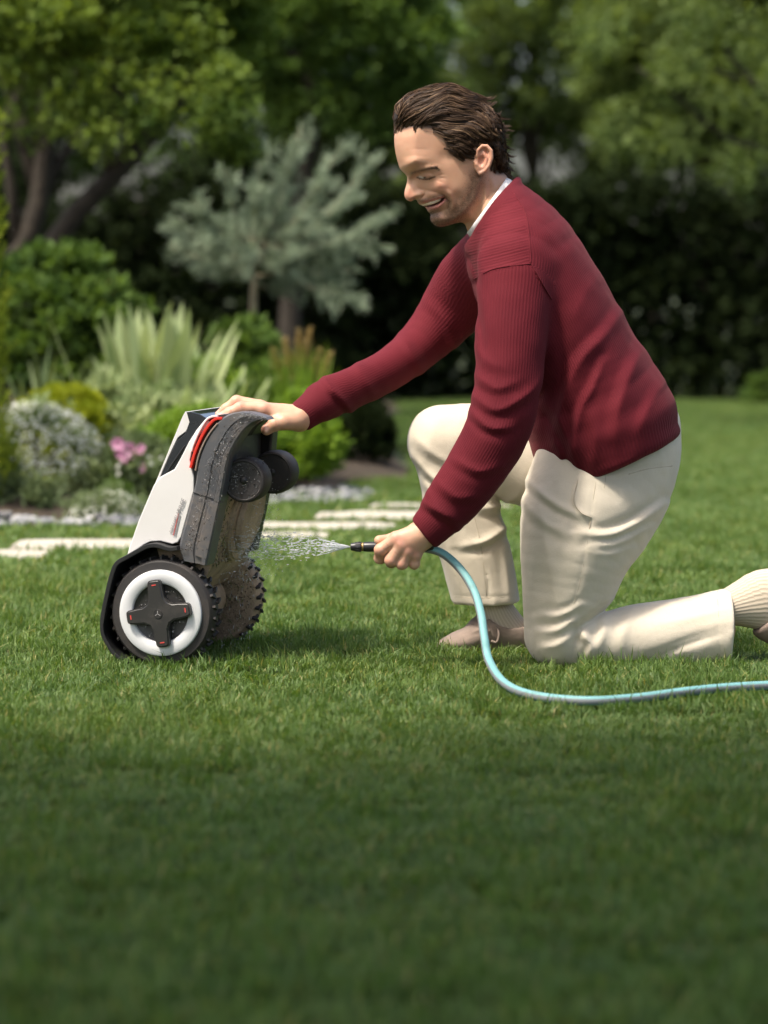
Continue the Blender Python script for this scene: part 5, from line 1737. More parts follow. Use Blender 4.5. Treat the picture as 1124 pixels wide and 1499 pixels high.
ctrl = np.array([
    (650, 146, 50, 44), (620, 152, 46, 40), (684, 152, 48, 44), (600, 175, 47, 34), (590, 195, 47, 30), (590, 210, 47, 28), (610, 195, 51, 30), (640, 190, 57, 40), (670, 190, 60, 45), (700, 190, 58, 45), (718, 205, 55, 45),
    (590, 228, 46, 26), (610, 225, 50, 28), (640, 225, 55, 30), (680, 225, 59, 40), (712, 230, 56, 45), (594, 250, 38, 20), (606, 248, 43, 22), (625, 248, 49, 26), (650, 250, 54, 30), (685, 252, 57, 35),
    (599, 262, 7.5, 5.5), (606, 262, 15.5, 9), (613, 262, 30, 12), (622, 262, 40, 14), (632, 262, 47, 18), (650, 264, 52, 25), (685, 264, 56, 30),
    (597, 275, 7.2, 5), (603, 275, 9.5, 6), (609, 275, 13.5, 9), (616, 275, 22, 10), (624, 275, 33, 12), (634, 275, 43, 16), (650, 276, 50, 20), (670, 278, 53, 25), (695, 278, 53, 30),
    (597, 286, 7.8, 5), (604, 286, 10.5, 6), (611, 286, 15.5, 8), (618, 286, 21, 10), (626, 286, 31, 12), (638, 285, 42, 15), (655, 286, 49, 18), (676, 288, 51, 22),
    (613, 294, 17, 7), (621, 294, 22, 8), (632, 294, 31, 10), (645, 294, 39, 12), (660, 296, 46, 15), (682, 298, 48, 20), (622, 301, 19, 7), (627, 305, 19, 8), (636, 304, 27, 9), (650, 304, 37, 11), (665, 305, 44, 13), (686, 306, 44, 18),
    (634, 314, 20, 9), (645, 314, 28, 10), (658, 314, 37, 11), (672, 314, 41, 12), (688, 314, 40, 15), (636, 323, 20, 10), (648, 324, 28, 10), (660, 323, 33, 10), (674, 320, 36, 12), (645, 330, 22, 9), (660, 328, 26, 9)], np.float64)
def tps(xy, val, q):
    n = len(xy)
    def k(d2):
        return d2 * np.log(d2 + 1e-9) * 0.5
    d2 = ((xy[:, None] - xy[None]) ** 2).sum(2)
    A = np.zeros((n + 3, n + 3)); A[:n, :n] = k(d2) + np.eye(n) * 2.0
    A[:n, n] = 1; A[:n, n + 1:] = xy; A[n, :n] = 1; A[n + 1:, :n] = xy.T
    w = np.linalg.solve(A, np.concatenate([val, np.zeros(3)]))
    out = np.empty(len(q))
    for i in range(0, len(q), 40000):
        qq = q[i:i + 40000]
        out[i:i + 40000] = k(((qq[:, None] - xy[None]) ** 2).sum(2)) @ w[:n] + w[n] + qq @ w[n + 1:]
    return out
def idw(xy, val, q, p=3.0):
    d2 = ((q[:, None] - xy[None]) ** 2).sum(2) + 4.0
    w = d2 ** (-p / 2)
    return (w * val).sum(1) / w.sum(1)
sub = 4
g4 = G2.reshape(GN, GM, 2)[::sub, ::sub]
def up(a4):
    """bilinear enlarge of the coarse control fields"""
    a = a4.reshape(g4.shape[:2])
    xi = np.clip(np.arange(GN) / sub, 0, a.shape[0] - 1.001); yi = np.clip(np.arange(GM) / sub, 0, a.shape[1] - 1.001)
    i = xi.astype(int); j = yi.astype(int); fx = (xi - i)[:, None]; fy = (yi - j)[None]
    return (a[i][:, j] * (1 - fx) * (1 - fy) + a[i + 1][:, j] * fx * (1 - fy) + a[i][:, j + 1] * (1 - fx) * fy + a[i + 1][:, j + 1] * fx * fy)
Wc = up(tps(ctrl[:, :2], ctrl[:, 2], g4.reshape(-1, 2).astype(float)))
Rc = up(idw(ctrl[:, :2], ctrl[:, 3], g4.reshape(-1, 2).astype(float)))
Wc = np.maximum(Wc, 6)
fp = catmull(np.array(face_poly + face_poly[:1], float), 260)
dd, _, _ = polydist(G2, fp)
ins = inpoly(G2, fp)
dd = dd.reshape(GN, GM); ins = ins.reshape(GN, GM)
def dome(d, Rr):
    x = np.clip(d / Rr, 0, 1)
    return np.sqrt(1 - (1 - x) ** 2)
H = np.where(ins, Wc * dome(dd, Rc), -dd)
def blob(cx, cy, amp, sx, sy=None, ang=0.0):
    sy = sy or sx
    c, s = math.cos(R(ang)), math.sin(R(ang))
    x = gu - cx; y = gv - cy
    a = x * c + y * s; b = -x * s + y * c
    return amp * np.exp(-(a / sx) ** 2 - (b / sy) ** 2)
def crease(pts, amp, w, side=0.0):
    pl = catmull(np.array(pts, float), max(12, 6 * len(pts))).astype(np.float32)
    d, s, t = polydist(G2, pl)
    end = np.sin(np.pi * np.clip(t * 0.88 + 0.06, 0, 1)) ** 0.5
    lat = np.exp(-np.maximum(d - np.abs(s), 0) / w)
    return (amp * end * lat * (np.exp(-(s / w) ** 2) + side * np.exp(-((s - 1.8 * w) / (1.2 * w)) ** 2))).reshape(GN, GM)
relief = (blob(611, 259, -5.0, 8, 6) + blob(620, 259.5, 3.4, 8, 4.6, -4) + crease([(608, 261), (614, 263.4), (621, 263.9), (629, 261.2)], -1.7, 1.1)
          + crease([(608, 257.0), (616, 255.9), (624, 256.6), (630, 259)], -1.3, 1.1) + crease([(601, 254.5), (612, 251), (624, 248.8), (633, 250)], 2.8, 4.0)
          + crease([(612, 267), (620, 268.6), (629, 266.5)], -0.9, 1.3)
          + crease([(632, 260.5), (637, 258.6), (643, 258)], -0.8, 0.9) + crease([(632, 262.5), (638, 263), (645, 263.4)], -0.9, 0.9) + crease([(631, 265), (636, 267.6), (642, 270)], -0.8, 0.9)
          + blob(635, 274, 4.5, 10, 8, 15) + crease([(616, 277), (626, 281.5), (637, 285), (646, 290.5), (651, 299), (650, 308)], -2.8, 2.2, 0.0)
          + crease([(641, 281), (651, 286.5), (656.5, 297), (655, 309)], 1.8, 3.2)
          + blob(610.5, 285.4, 4.2, 4.8, 4.2) + crease([(611, 277), (617.6, 281), (618.4, 287), (613.5, 291)], -2.8, 1.5) + blob(605, 291.6, -3.6, 2.6, 1.7, -20)
          + crease([(611.6, 296), (622, 294.2), (634, 291.2), (645.5, 288.6)], 1.6, 1.9)
          + crease([(622.5, 306.6), (632, 305.8), (640, 301.4), (646, 294)], 2.4, 2.6)
          + blob(647.5, 291.5, -2.5, 2.6) + crease([(630, 313), (640, 311.5), (648, 306.5)], -2.2, 2.6)
          + blob(640, 321, 3.2, 7, 6) + crease([(648, 328), (664, 318), (681, 302), (690, 284), (693, 268)], 2.6, 6.0)
          + blob(663, 290, -2.0, 8) + blob(645, 233, -2.0, 10) + blob(597, 238, 1.0, 10, 6) + crease([(586, 222), (600, 221), (622, 222)], -0.35, 1.3) + crease([(584, 232), (600, 231), (620, 232)], -0.35, 1.3))
mouth_poly = catmull(np.array([(615.6, 300.2), (624, 297.2), (635, 293.6), (645.2, 290.6), (642.5, 296.4), (635, 301.6), (626, 303.8), (620, 302.6), (615.6, 300.2)], float), 60)
teeth_poly = catmull(np.array([(616.2, 300.2), (624.5, 297.3), (634, 294.2), (640.5, 292.6), (638.5, 296.0), (631, 299.6), (623.5, 301.2), (618.6, 301.8), (616.2, 300.2)], float), 60)
md, _, _ = polydist(G2, mouth_poly); mi = inpoly(G2, mouth_poly)
mdepth = np.where(mi, np.clip(md / 1.2, 0, 1), 0).reshape(GN, GM)
ti = inpoly(G2, teeth_poly).reshape(GN, GM)
relief = relief - mdepth * np.where(ti, 1.0, 7.0)
fade = np.clip(dd / 3.0, 0, 1)
H = np.where(ins, np.maximum(H + relief * fade, 0.3), H)
def blur(a, n):
    for _ in range(n):
        a = (np.roll(a, 1, 0) + np.roll(a, -1, 0) + np.roll(a, 1, 1) + np.roll(a, -1, 1) + 4 * a) / 8
    return a
H = blur(H, 3)
def make_sampler(A):
    A = A.astype(np.float32)
    def f(u, v):
        x = np.clip((u - GU0) / GST, 0, GN - 1.001); y = np.clip((v - GV0) / GST, 0, GM - 1.001)
        i = x.astype(int); j = y.astype(int); a = x - i; b = y - j
        return A[i, j] * (1 - a) * (1 - b) + A[i + 1, j] * a * (1 - b) + A[i, j + 1] * (1 - a) * b + A[i + 1, j + 1] * a * b
    return f
Hs = make_sampler(H)
_gx, _gy = np.gradient(H, GST)
Gs = make_sampler(np.sqrt(1 + np.minimum(_gx ** 2 + _gy ** 2, 16)))
HYAW = R(7.0)
def head_local(Q):
    """world -> (u, v, w) in profile pixels"""
    u = 562 + Q[:, 0] / HS - 655; v = HORIZON + (CAM_H - Q[:, 2]) / HS; w = (Q[:, 1] - HY) / HS
    c, s = math.cos(HYAW), math.sin(HYAW)
    return u * c + w * s + 655, v, -u * s + w * c
def head_world(u, v, w):
    c, s = math.cos(HYAW), math.sin(HYAW)
    a = u - 655
    uu = a * c - w * s; ww = a * s + w * c
    return np.stack([(uu + 655 - 562) * HS, HY + ww * HS, CAM_H - (v - HORIZON) * HS], -1)
def seg3(L, a, b, ra, rb):
    return capsule(L, a, b, ra, rb)
def polycap(L, pts, r):
    d = None
    for k in range(len(pts) - 1):
        e = capsule(L, pts[k], pts[k + 1], r[k], r[k + 1])
        d = e if d is None else np.minimum(d, e)
    return d
NECK = Chain([[692, 0, 246, 36, 40], [706, 0, 278, 42, 46], [728, 0, 318, 47, 52], [752, 0, 356, 58, 66]])
NECK.margin = 60.0
def f_head(Q):
    u, v, w = head_local(Q)
    L = np.stack([u, v, np.abs(w)], 1).astype(np.float32)
    d = (L[:, 2] - Hs(u, v)) / Gs(u, v)
    nk = NECK.eval(np.stack([u, w, v], 1).astype(np.float32))
    # neck cords
    uv2 = np.stack([u, v], 1)
    d1, s1, _ = polydist(uv2.astype(np.float32), [(702, 262), (704, 290), (700, 322), (698, 340)])
    d2, s2, _ = polydist(uv2.astype(np.float32), [(712, 262), (720, 285), (730, 305)])
    nk = nk - 4.0 * np.exp(-(s1 / 4.5) ** 2) - 3.0 * np.exp(-(s2 / 4.5) ** 2)
    d = smin(d, nk, 9.0)
    # ear
    e = L - np.array([697, 237, 61], np.float32)
    ca, sa = math.cos(R(14)), math.sin(R(14))
    ex = e[:, 0] * ca + e[:, 1] * sa; ey = -e[:, 0] * sa + e[:, 1] * ca
    ez = e[:, 2] - 0.18 * ex
    ear = ellipsoid(np.stack([ex, ey, ez], 1), (0, 0, 0), (11.5, 21, 5.0))
    ear = smax(ear, -ellipsoid(np.stack([ex, ey, ez], 1), (-1.0, 2.0, 6.0), (6.0, 9.0, 6.5)), 1.5)
    ear = smax(ear, -ellipsoid(np.stack([ex, ey, ez], 1), (1.0, -11.0, 5.5), (5.0, 5.5, 4.0)), 1.5)
    hx = [(689, 232, 62.5), (690, 223, 64), (696, 217, 65), (703, 217.5, 66), (708.5, 224, 67.5), (709.2, 234, 67.5), (706, 245, 66.5), (700, 253, 64.5), (694, 257, 63)]
    ear = smin(ear, polycap(L, hx, [2.4, 2.6, 2.8, 2.8, 2.8, 2.8, 2.6, 3.0, 4.0]), 1.6)
    ear = smin(ear, polycap(L, [(698, 226, 64), (703, 235, 65.5), (700, 246, 64)], [1.8, 2.2, 2.0]), 1.5)
    ear = smin(ear, seg3(L, (686, 239, 60), (688, 244, 62), 2.6, 2.4), 2.0)
    d = smin(d, ear, 2.5)
    return d * HS
Vh, Fh = sdf_mesh(f_head, np.array([P(572, 0, HY)[0], 4.985, P(0, 372, HY)[2]]), np.array([P(810, 0, HY)[0], 5.215, P(0, 128, HY)[2]]), 0.0015, lip=2.0, smooth=2)
# pigment
def skin_paint(V):
    u, v, w = head_local(V)
    uv = np.stack([u, v], 1).astype(np.float32)
    n = len(V)
    col = np.tile(np.array([0.56, 0.325, 0.21]), (n, 1))
    def mixin(mask, c):
        col[:] = col * (1 - mask[:, None]) + np.array(c) * mask[:, None]
    def g(cx, cy, sx, sy): return np.exp(-((u - cx) / sx) ** 2 - ((v - cy) / sy) ** 2)
    mixin(0.45 * g(636, 276, 16, 11), (0.60, 0.26, 0.19))
    mixin(0.5 * g(598, 286, 9, 10), (0.58, 0.25, 0.19))
    mixin(0.55 * g(698, 236, 14, 24), (0.60, 0.25, 0.18))
    mixin(0.25 * g(600, 210, 20, 20), (0.62, 0.34, 0.25))
    nz = vnoise(V, 30, 2); mixin(np.clip(0.30 * nz, 0, 1), (0.50, 0.24, 0.16)); mixin(np.clip(0.25 * vnoise(V, 140, 8), 0, 1), (0.47, 0.25, 0.165))
    # beard shadow
    dj, sj, tj = polydist(uv, [(688, 262), (684, 288), (668, 308), (650, 322), (638, 324), (634, 316)])
    beard = np.exp(-(dj / 13.0) ** 2)
    dm, sm_, tm = polydist(uv, [(613, 294.5), (625, 291.5), (640, 287.5), (652, 296), (652, 308)])
    beard = np.maximum(beard, 0.85 * np.exp(-(dm / 3.6) ** 2))
    beard = np.maximum(beard, 0.9 * np.exp(-((u - 655) / 14) ** 2 - ((v - 315) / 11) ** 2))
    sp = vnoise(V, 520, 6) * 0.5 + 0.5
    mixin(np.clip(beard * (0.50 + 0.60 * sp), 0, 0.92), (0.12, 0.070, 0.047))
    # eye: dark lash line, brow
    de, se, te = polydist(uv, catmull(np.array([(608, 261), (614, 263.4), (621, 263.9), (629.5, 261.2)]), 20))
    mixin(np.clip(1.05 * np.exp(-(de / 1.25) ** 2), 0, 0.88), (0.055, 0.03, 0.02))
    mixin(0.35 * g(618, 259, 11, 5), (0.42, 0.21, 0.15))
    dw, _, _ = polydist(uv, [(610.8, 260.0), (613, 261.2), (614.6, 261.8)])
    mixin(np.clip(1.1 * np.exp(-(dw / 0.9) ** 2), 0, 0.75), (0.55, 0.50, 0.47))
    mixin(np.clip(1.2 * np.exp(-(((u - 616.5) / 1.8) ** 2 + ((v - 261.6) / 1.2) ** 2)), 0, 0.95), (0.03, 0.02, 0.015))
    db, sb, tb = polydist(uv, catmull(np.array([(600, 254.6), (608, 252.6), (618, 250.2), (627, 248.6), (634, 250.5)]), 20))
    mixin(np.clip((1 - 0.75 * tb ** 4) * np.exp(-(db / (3.0 - 1.5 * tb)) ** 2) * (0.55 + 0.35 * sp), 0, 0.78), (0.07, 0.042, 0.028))
    # lips, teeth, mouth
    du, _, _ = polydist(uv, catmull(np.array([(612.5, 297.4), (622, 295.6), (634, 292.2), (645, 289.4)]), 20))
    dl, _, _ = polydist(uv, catmull(np.array([(623, 306.2), (632, 305.2), (640, 300.6), (645.5, 293.2)]), 20))
    mixin(0.85 * np.exp(-(du / 1.5) ** 2), (0.42, 0.15, 0.13))
    mixin(0.9 * np.exp(-(dl / 2.3) ** 2), (0.52, 0.19, 0.17))
    mp = inpoly(uv, mouth_poly); tp = inpoly(uv, teeth_poly)
    mixin(mp * 1.0, (0.10, 0.02, 0.02)); mixin(tp * 1.0, (0.86, 0.80, 0.70))
    mixin(0.8 * g(605, 292, 2.4, 1.6), (0.09, 0.03, 0.025))  # nostril shade painted into the skin colour
    # scalp under the hair
    dhl, _, _ = polydist(uv, hp.astype(np.float32))
    mixin(inpoly(uv, hair_poly) * sm01(dhl / 6.0) * 0.9, (0.05, 0.03, 0.02))
    return np.clip(col, 0, 1)

# ------------------------------------------------------------------ hair
hair_poly = [(569, 178), (571, 163), (577, 149), (590, 137), (606, 128), (623, 120.5), (640, 117.5), (658, 117), (676, 121), (692, 129), (704, 141), (716, 151), (728, 161), (736, 176), (740, 190), (744, 211), (746, 230), (746, 243), (742, 254), (735, 258), (724, 260), (714, 257),
             (710, 248), (711, 236), (708, 220), (699, 213.5), (690, 215), (685, 226), (678, 236), (668, 238), (655, 235), (646, 229), (641, 217), (637, 205), (629, 198), (615, 193.5), (600, 193), (588, 196), (579, 197), (574, 189)]
hp = catmull(np.array(hair_poly + hair_poly[:1], float), 200)
outer_poly = [p for p in hair_poly[:22]] + [(700, 300), (660, 318), (600, 300), (579, 230), (577, 200)]
op_ = catmull(np.array(outer_poly + outer_poly[:1], float), 200)
do, _, _ = polydist(G2, op_); io = inpoly(G2, op_)
dh, _, _ = polydist(G2, hp); ih = inpoly(G2, hp)
do = do.reshape(GN, GM); io = io.reshape(GN, GM); dh = dh.reshape(GN, GM); ih = ih.reshape(GN, GM)
Ho = np.where(io, np.maximum(Wc, 44) * 1.08 * dome(np.maximum(do - 2.5, 0), 46.0), -do)
Ho = np.where(ins, np.maximum(Ho, H + 2.0), Ho)
edge = sm01(np.where(ih, dh - 5.0, -dh) / 6.0 + 0.2)
edge = np.where(dd < 0, edge, edge)
# locks: bands that follow the combed direction
fl = gv + 0.25 * (gu - 650) + 0.0024 * (gu - 655) ** 2 * np.sign(gu - 640)
nzz = vnoise(np.stack([gu.ravel() * 0.25, fl.ravel() * 2.2, 0 * gu.ravel()], 1), 0.085, 12).reshape(GN, GM)
nzc = vnoise(np.stack([gu.ravel(), gv.ravel(), 0 * gu.ravel()], 1), 0.09, 13).reshape(GN, GM)
curl = sm01((gu - 695) / 25)
Hh = np.where(io, Ho + (3.2 * nzz * (1 - curl) + 4.5 * nzc * curl) * np.clip(do / 6, 0.15, 1), Ho)
Hh = np.where(edge > 0.02, Hh * edge + (H - 3.0) * (1 - edge), -5.0)
Hh = np.where(ih | (dh < 3), Hh, -5.0)
Hh = blur(Hh, 3)
Hhs = make_sampler(Hh)
_gx, _gy = np.gradient(Hh, GST)
Ghs = make_sampler(np.sqrt(1 + np.minimum(_gx ** 2 + _gy ** 2, 16)))
def f_hair(Q):
    u, v, w = head_local(Q)
    return ((np.abs(w) - Hhs(u, v)) / Ghs(u, v)) * HS
Vc, Fc = sdf_mesh(f_hair, np.array([P(562, 0, HY)[0], 4.985, P(0, 270, HY)[2]]), np.array([P(760, 0, HY)[0], 5.215, P(0, 112, HY)[2]]), 0.0026, lip=2.0, smooth=2)
M_hair = NT('brown_hair')
M_hair.set(color=M_hair.ramp(M_hair.attr('tone', 'Fac'), [(0.0, (0.014, 0.008, 0.005)), (0.6, (0.075, 0.042, 0.023)), (1.0, (0.26, 0.16, 0.085))]), rough=0.55, spec=0.22)
M_hair = M_hair.m
hair = to_obj('hair', Vc, Fc, M_hair, {'tone': ('FLOAT', np.clip(0.12 + 0.1 * vnoise(Vc, 120, 3), 0, 1))})
hair['label'] = 'swept back wavy brown hair'
def locks(n_locks, per, seed):
    """locks of hair: guides combed back over the head, each carrying a bundle of tapering strands"""
    r = np.random.default_rng(seed)
    u, v, w = head_local(Vc)
    uh, vh, wh = head_local(Vh)
    inside = np.nonzero(inpoly(np.stack([uh, vh], 1), hp))[0]
    n1 = int(n_locks * 0.60)
    k = r.integers(0, len(Vc), n1); kh = inside[r.integers(0, len(inside), n_locks - n1)]
    seed_p = np.concatenate([np.stack([u[k], v[k], w[k]], 1), np.stack([uh[kh], vh[kh], wh[kh]], 1)])
    # a full row of locks along the forehead hairline that rise before they fall back
    fz = np.nonzero((uh > 576) & (uh < 640) & (vh > 172) & (vh < 200))[0]
    kf = fz[r.integers(0, len(fz), 90)]
    seed_p = np.concatenate([seed_p, np.stack([uh[kf], vh[kf], wh[kf]], 1)])
    n_locks = len(seed_p)
    frontm = np.concatenate([np.zeros(n_locks - 90), np.ones(90)])
    n = n_locks
    u0, v0, w0 = seed_p.T
    steps, sl = 18, 3.0
    lk = r.normal(0, 1, n); ph = r.uniform(0, 6.28, n)
    lift = np.clip(r.normal(0.7, 0.4, n), 0.1, 1.8)
    seed_p = seed_p + r.normal(0, 1.3, seed_p.shape)
    cel = np.floor(seed_p / np.array([16.0, 16.0, 20.0])).astype(np.int64)
    curl_s = r.uniform(0.5, 0.85, n) * np.where(_hash(cel[:, 0], cel[:, 1], cel[:, 2], 5) < 0.5, -1, 1)
    cu_, cv_, cw_ = u0.copy(), v0.copy(), w0.copy()
    pos = [seed_p]
    for s in range(steps - 1):
        t = (s + 1) / (steps - 1)
        a = np.interp(cu_, [570, 582, 600, 620, 650, 690, 715, 735, 748], [-66, -56, -38, -20, 2, 22, 44, 70, 92])
        low = sm01((cv_ - 178) / 40) * sm01((cu_ - 596) / 30) * (cu_ < 705)
        a = a * (1 - low) + low * np.interp(cu_, [600, 640, 680, 700], [-10, 34, 14, 28])
        curlf = sm01((cu_ - 692) / 26)
        wav = 0.30 * np.sin(0.12 * cu_ + 0.07 * cv_ + 0.25 * lk)
        a = a - frontm * 52 * max(0.0, 1 - 2.2 * t) * sm01((620 - u0) / 30)
        ang = np.radians(a) + 0.08 * lk * (1 - curlf) + wav * (1 - curlf) + curlf * (0.25 * lk + 3.2 * curl_s * (t - 0.3))
        sl_ = sl * (1 - 0.42 * curlf)
        cu_ = cu_ + sl_ * np.cos(ang); cv_ = cv_ + sl_ * np.sin(ang)
        hv = np.maximum(Hhs(cu_, cv_), np.where(inpoly(np.stack([cu_, cv_], 1), hp), Hs(cu_, cv_), -5))
        esc = (hv < 0) & (cu_ < 700) & ((frontm < 0.5) | (t > 0.4))
        cv_ = np.where(esc, cv_ + 1.3, cv_); cu_ = np.where(esc, cu_ + 1.2, cu_)
        bow = math.sin(math.pi * min(1.0, 0.15 + t * 0.95))
        tgt = np.maximum(hv, 0) + 0.4 + lift * 2.4 * bow + curlf * 1.6 * (1 + np.cos(ph + s * 0.7))
        cw_ = np.where(hv < 0, cw_ * 0.98, cw_ + (np.sign(w0) * tgt - cw_) * 0.6)
        pos.append(np.stack([cu_, cv_, cw_], 1))
    G = np.stack(pos, 1)                                     # guides (n, steps, 3) in profile pixels
    T = np.gradient(G, axis=1); T /= np.linalg.norm(T, axis=2, keepdims=True) + 1e-9
    A = np.cross(T, np.array([0.05, 0.1, 1.0])); A /= np.linalg.norm(A, axis=2, keepdims=True) + 1e-9
    Bn = np.cross(T, A)
    gi = np.repeat(np.arange(n), per); N = len(gi)
    th = r.uniform(0, 6.28, N); rr = np.sqrt(r.random(N))
    tt = np.linspace(0, 1, steps)
    Rl = r.uniform(1.2, 3.4, n)[gi]
    prof = (0.85 + 0.25 * np.sin(np.pi * tt) - 0.72 * tt ** 1.6)
    off = (rr * Rl)[:, None] * prof[None]
    tw = th[:, None] + 0.8 * tt[None] * r.normal(0, 1, n)[gi][:, None]
    S3 = G[gi] + (off * np.cos(tw))[..., None] * A[gi] + (0.55 * off * np.sin(tw))[..., None] * Bn[gi]
    S3 = S3[:, :, :]
    S3 = S3 + np.cumsum(r.normal(0, 0.13, (N, steps, 3)), axis=1)
    fly = r.random(N) < 0.045
    S3[fly] += (tt[None, :, None] ** 2) * r.normal(0, 3.0, (fly.sum(), 1, 3))
    sel = np.array([0, 2, 4, 6, 8, 10, 12, 14, 15, 16, 17])
    S3 = S3[:, sel]; tt = tt[sel]; steps = len(sel)
    W = head_world(S3[..., 0].ravel(), S3[..., 1].ravel(), S3[..., 2].ravel()).reshape(N, steps, 3)
    T = np.gradient(W, axis=1); T /= np.linalg.norm(T, axis=2, keepdims=True) + 1e-12
    Nn = np.cross(T, unit(r.normal(size=(N, 1, 3)) * 0.6 + np.array([0.1, -1.0, 0.5]))); Nn /= np.linalg.norm(Nn, axis=2, keepdims=True) + 1e-12
    wd = (0.00038 * np.clip(np.minimum(1.0, (1 - tt) * 2.5), 0.15, 1))[None, :, None] * r.uniform(0.6, 1.4, N)[:, None, None]
    V = np.stack([W - Nn * wd, W + Nn * wd], 2).reshape(-1, 3)
    base = (np.arange(N)[:, None] * steps + np.arange(steps - 1)[None]).reshape(-1, 1) * 2
    F = base + np.array([[0, 1, 3, 2]])
    lt = r.normal(0.46, 0.14, n)[gi] + r.normal(0, 0.16, N) - 0.12 * (1 - rr)
    tone = np.repeat(np.clip(lt, 0, 1), steps * 2)
    return V, F, tone
V, F, tone = locks(950, 19, 77)
o = to_obj('hair_strands', V, F, M_hair, {'tone': ('FLOAT', tone)}, hair)
o['kind'] = 'stuff'

# ------------------------------------------------------------------ hands
def hand(Y0, sc, palm, fingers, lo, hi, extra=None, h=0.0015):
    def W(p): return P(p[0], p[1], Y0 + p[2] * 0.001)
    def f(Q):
        d = None
        for (a, b, ra, rb) in palm:
            e = capsule(Q, W(a), W(b), ra * sc, rb * sc)
            d = e if d is None else smin(d, e, 0.010)
        fall = None
        for fg in fingers:
            fd = None
            for k in range(len(fg) - 1):
                e = capsule(Q, W(fg[k]), W(fg[k + 1]), fg[k][3] * sc, fg[k + 1][3] * sc)
                fd = e if fd is None else smin(fd, e, 0.0025)
            for k in range(1, len(fg) - 1):       # knuckle swell
                fd = smin(fd, np.linalg.norm(Q - W(fg[k]), axis=1) - fg[k][3] * sc * 1.03, 0.003)
            fall = fd if fall is None else smin(fall, fd, 0.0012)
        d = smin(d, fall, 0.006)
        return d - 0.0005 * vnoise(Q, 90, 7)
    return sdf_mesh(f, lo, hi, h, lip=1.6, smooth=2)
scn = 4.89 / FPX
nh_palm = [((640, 768, 0), (618, 782, 0), 21, 20), ((618, 782, 0), (580, 788, -6), 18, 10.5), ((618, 783, 0), (587, 797, -9), 18, 10.5), ((616, 784, 0), (597, 805, -7), 17, 10), ((616, 785, 2), (608, 811, -2), 16, 9.5), ((618, 785, 8), (603, 800, 12), 13, 11)]
nh_fing = [[(579, 789, -7, 9.6), (557, 805, -4, 9.0), (556, 817, 12, 8.2), (565, 814, 26, 7.2)],
           [(587, 798, -10, 9.8), (572, 820, -7, 9.2), (573, 823, 12, 8.2), (579, 815, 26, 7.4)],
           [(597, 806, -8, 9.4), (588, 825, -5, 8.8), (590, 825, 12, 8.0), (595, 816, 25, 7.0)],
           [(608, 812, -3, 8.8), (606, 825, 1, 8.0), (607, 824, 15, 7.2), (608, 815, 25, 6.4)],
           [(612, 788, 10, 11), (592, 789, 20, 9.4), (573, 790, 20, 8.6), (555, 791, 12, 7.4)]]
Vn, Fn = hand(4.89, scn, nh_palm, nh_fing, P(535, 845, 4.95) + [0, -0.12, 0], P(665, 745, 4.95))
scf = 5.03 / FPX
fh_palm = [((478, 586, 48), (438, 612, 2), 14, 17), ((438, 612, 0), (386, 601, -18), 16, 10.5), ((438, 612, 2), (380, 598, 0), 16, 10.5), ((438, 612, 6), (382, 598, 19), 16, 10), ((438, 612, 10), (388, 601, 37), 15, 9.5), ((438, 613, -6), (408, 616, -20), 15, 12)]
fh_fing = [[(386, 599, -19, 9.6), (352, 597, -22, 8.6), (336, 604, -22, 7.6), (324, 610, -20, 6.4)],
           [(380, 595, 0, 9.8), (346, 588, 2, 8.8), (331, 599, 3, 7.8), (320, 608, 4, 6.6)],
           [(382, 595, 19, 9.4), (350, 589, 22, 8.4), (337, 599, 24, 7.6), (328, 607, 24, 6.4)],
           [(388, 598, 37, 8.8), (361, 594, 41, 7.8), (350, 601, 42, 7.0), (343, 608, 42, 6.0)],
           [(430, 617, -16, 12.5), (414, 618, -27, 11), (402, 621, -32, 9.6), (390, 629, -33, 8.4)]]
Vf, Ff = hand(5.03, scf, fh_palm, fh_fing, np.array([P(300, 0, 5.03)[0], 4.95, P(0, 665, 5.03)[2]]), np.array([P(490, 0, 5.03)[0], 5.12, P(0, 560, 5.03)[2]]))
def hand_paint(V, knuckles, lines=()):
    col = np.tile(np.array([0.57, 0.335, 0.225]), (len(V), 1))
    uv = proj(V)
    for (x, y, s) in knuckles:
        m = (0.5 * np.exp(-(((uv[:, 0] - x) / s) ** 2 + ((uv[:, 1] - y) / s) ** 2)))[:, None]
        col = col * (1 - m) + np.array([0.58, 0.25, 0.19]) * m
    m = np.clip(0.18 * vnoise(V, 45, 3), 0, 1)[:, None]
    col = col * (1 - m) + np.array([0.50, 0.25, 0.18]) * m
    for (pl, w, c, k) in lines:
        d, _, _ = polydist(uv, pl)
        m = (k * np.exp(-(d / w) ** 2))[:, None]
        col = col * (1 - m) + np.array(c) * m
    return col
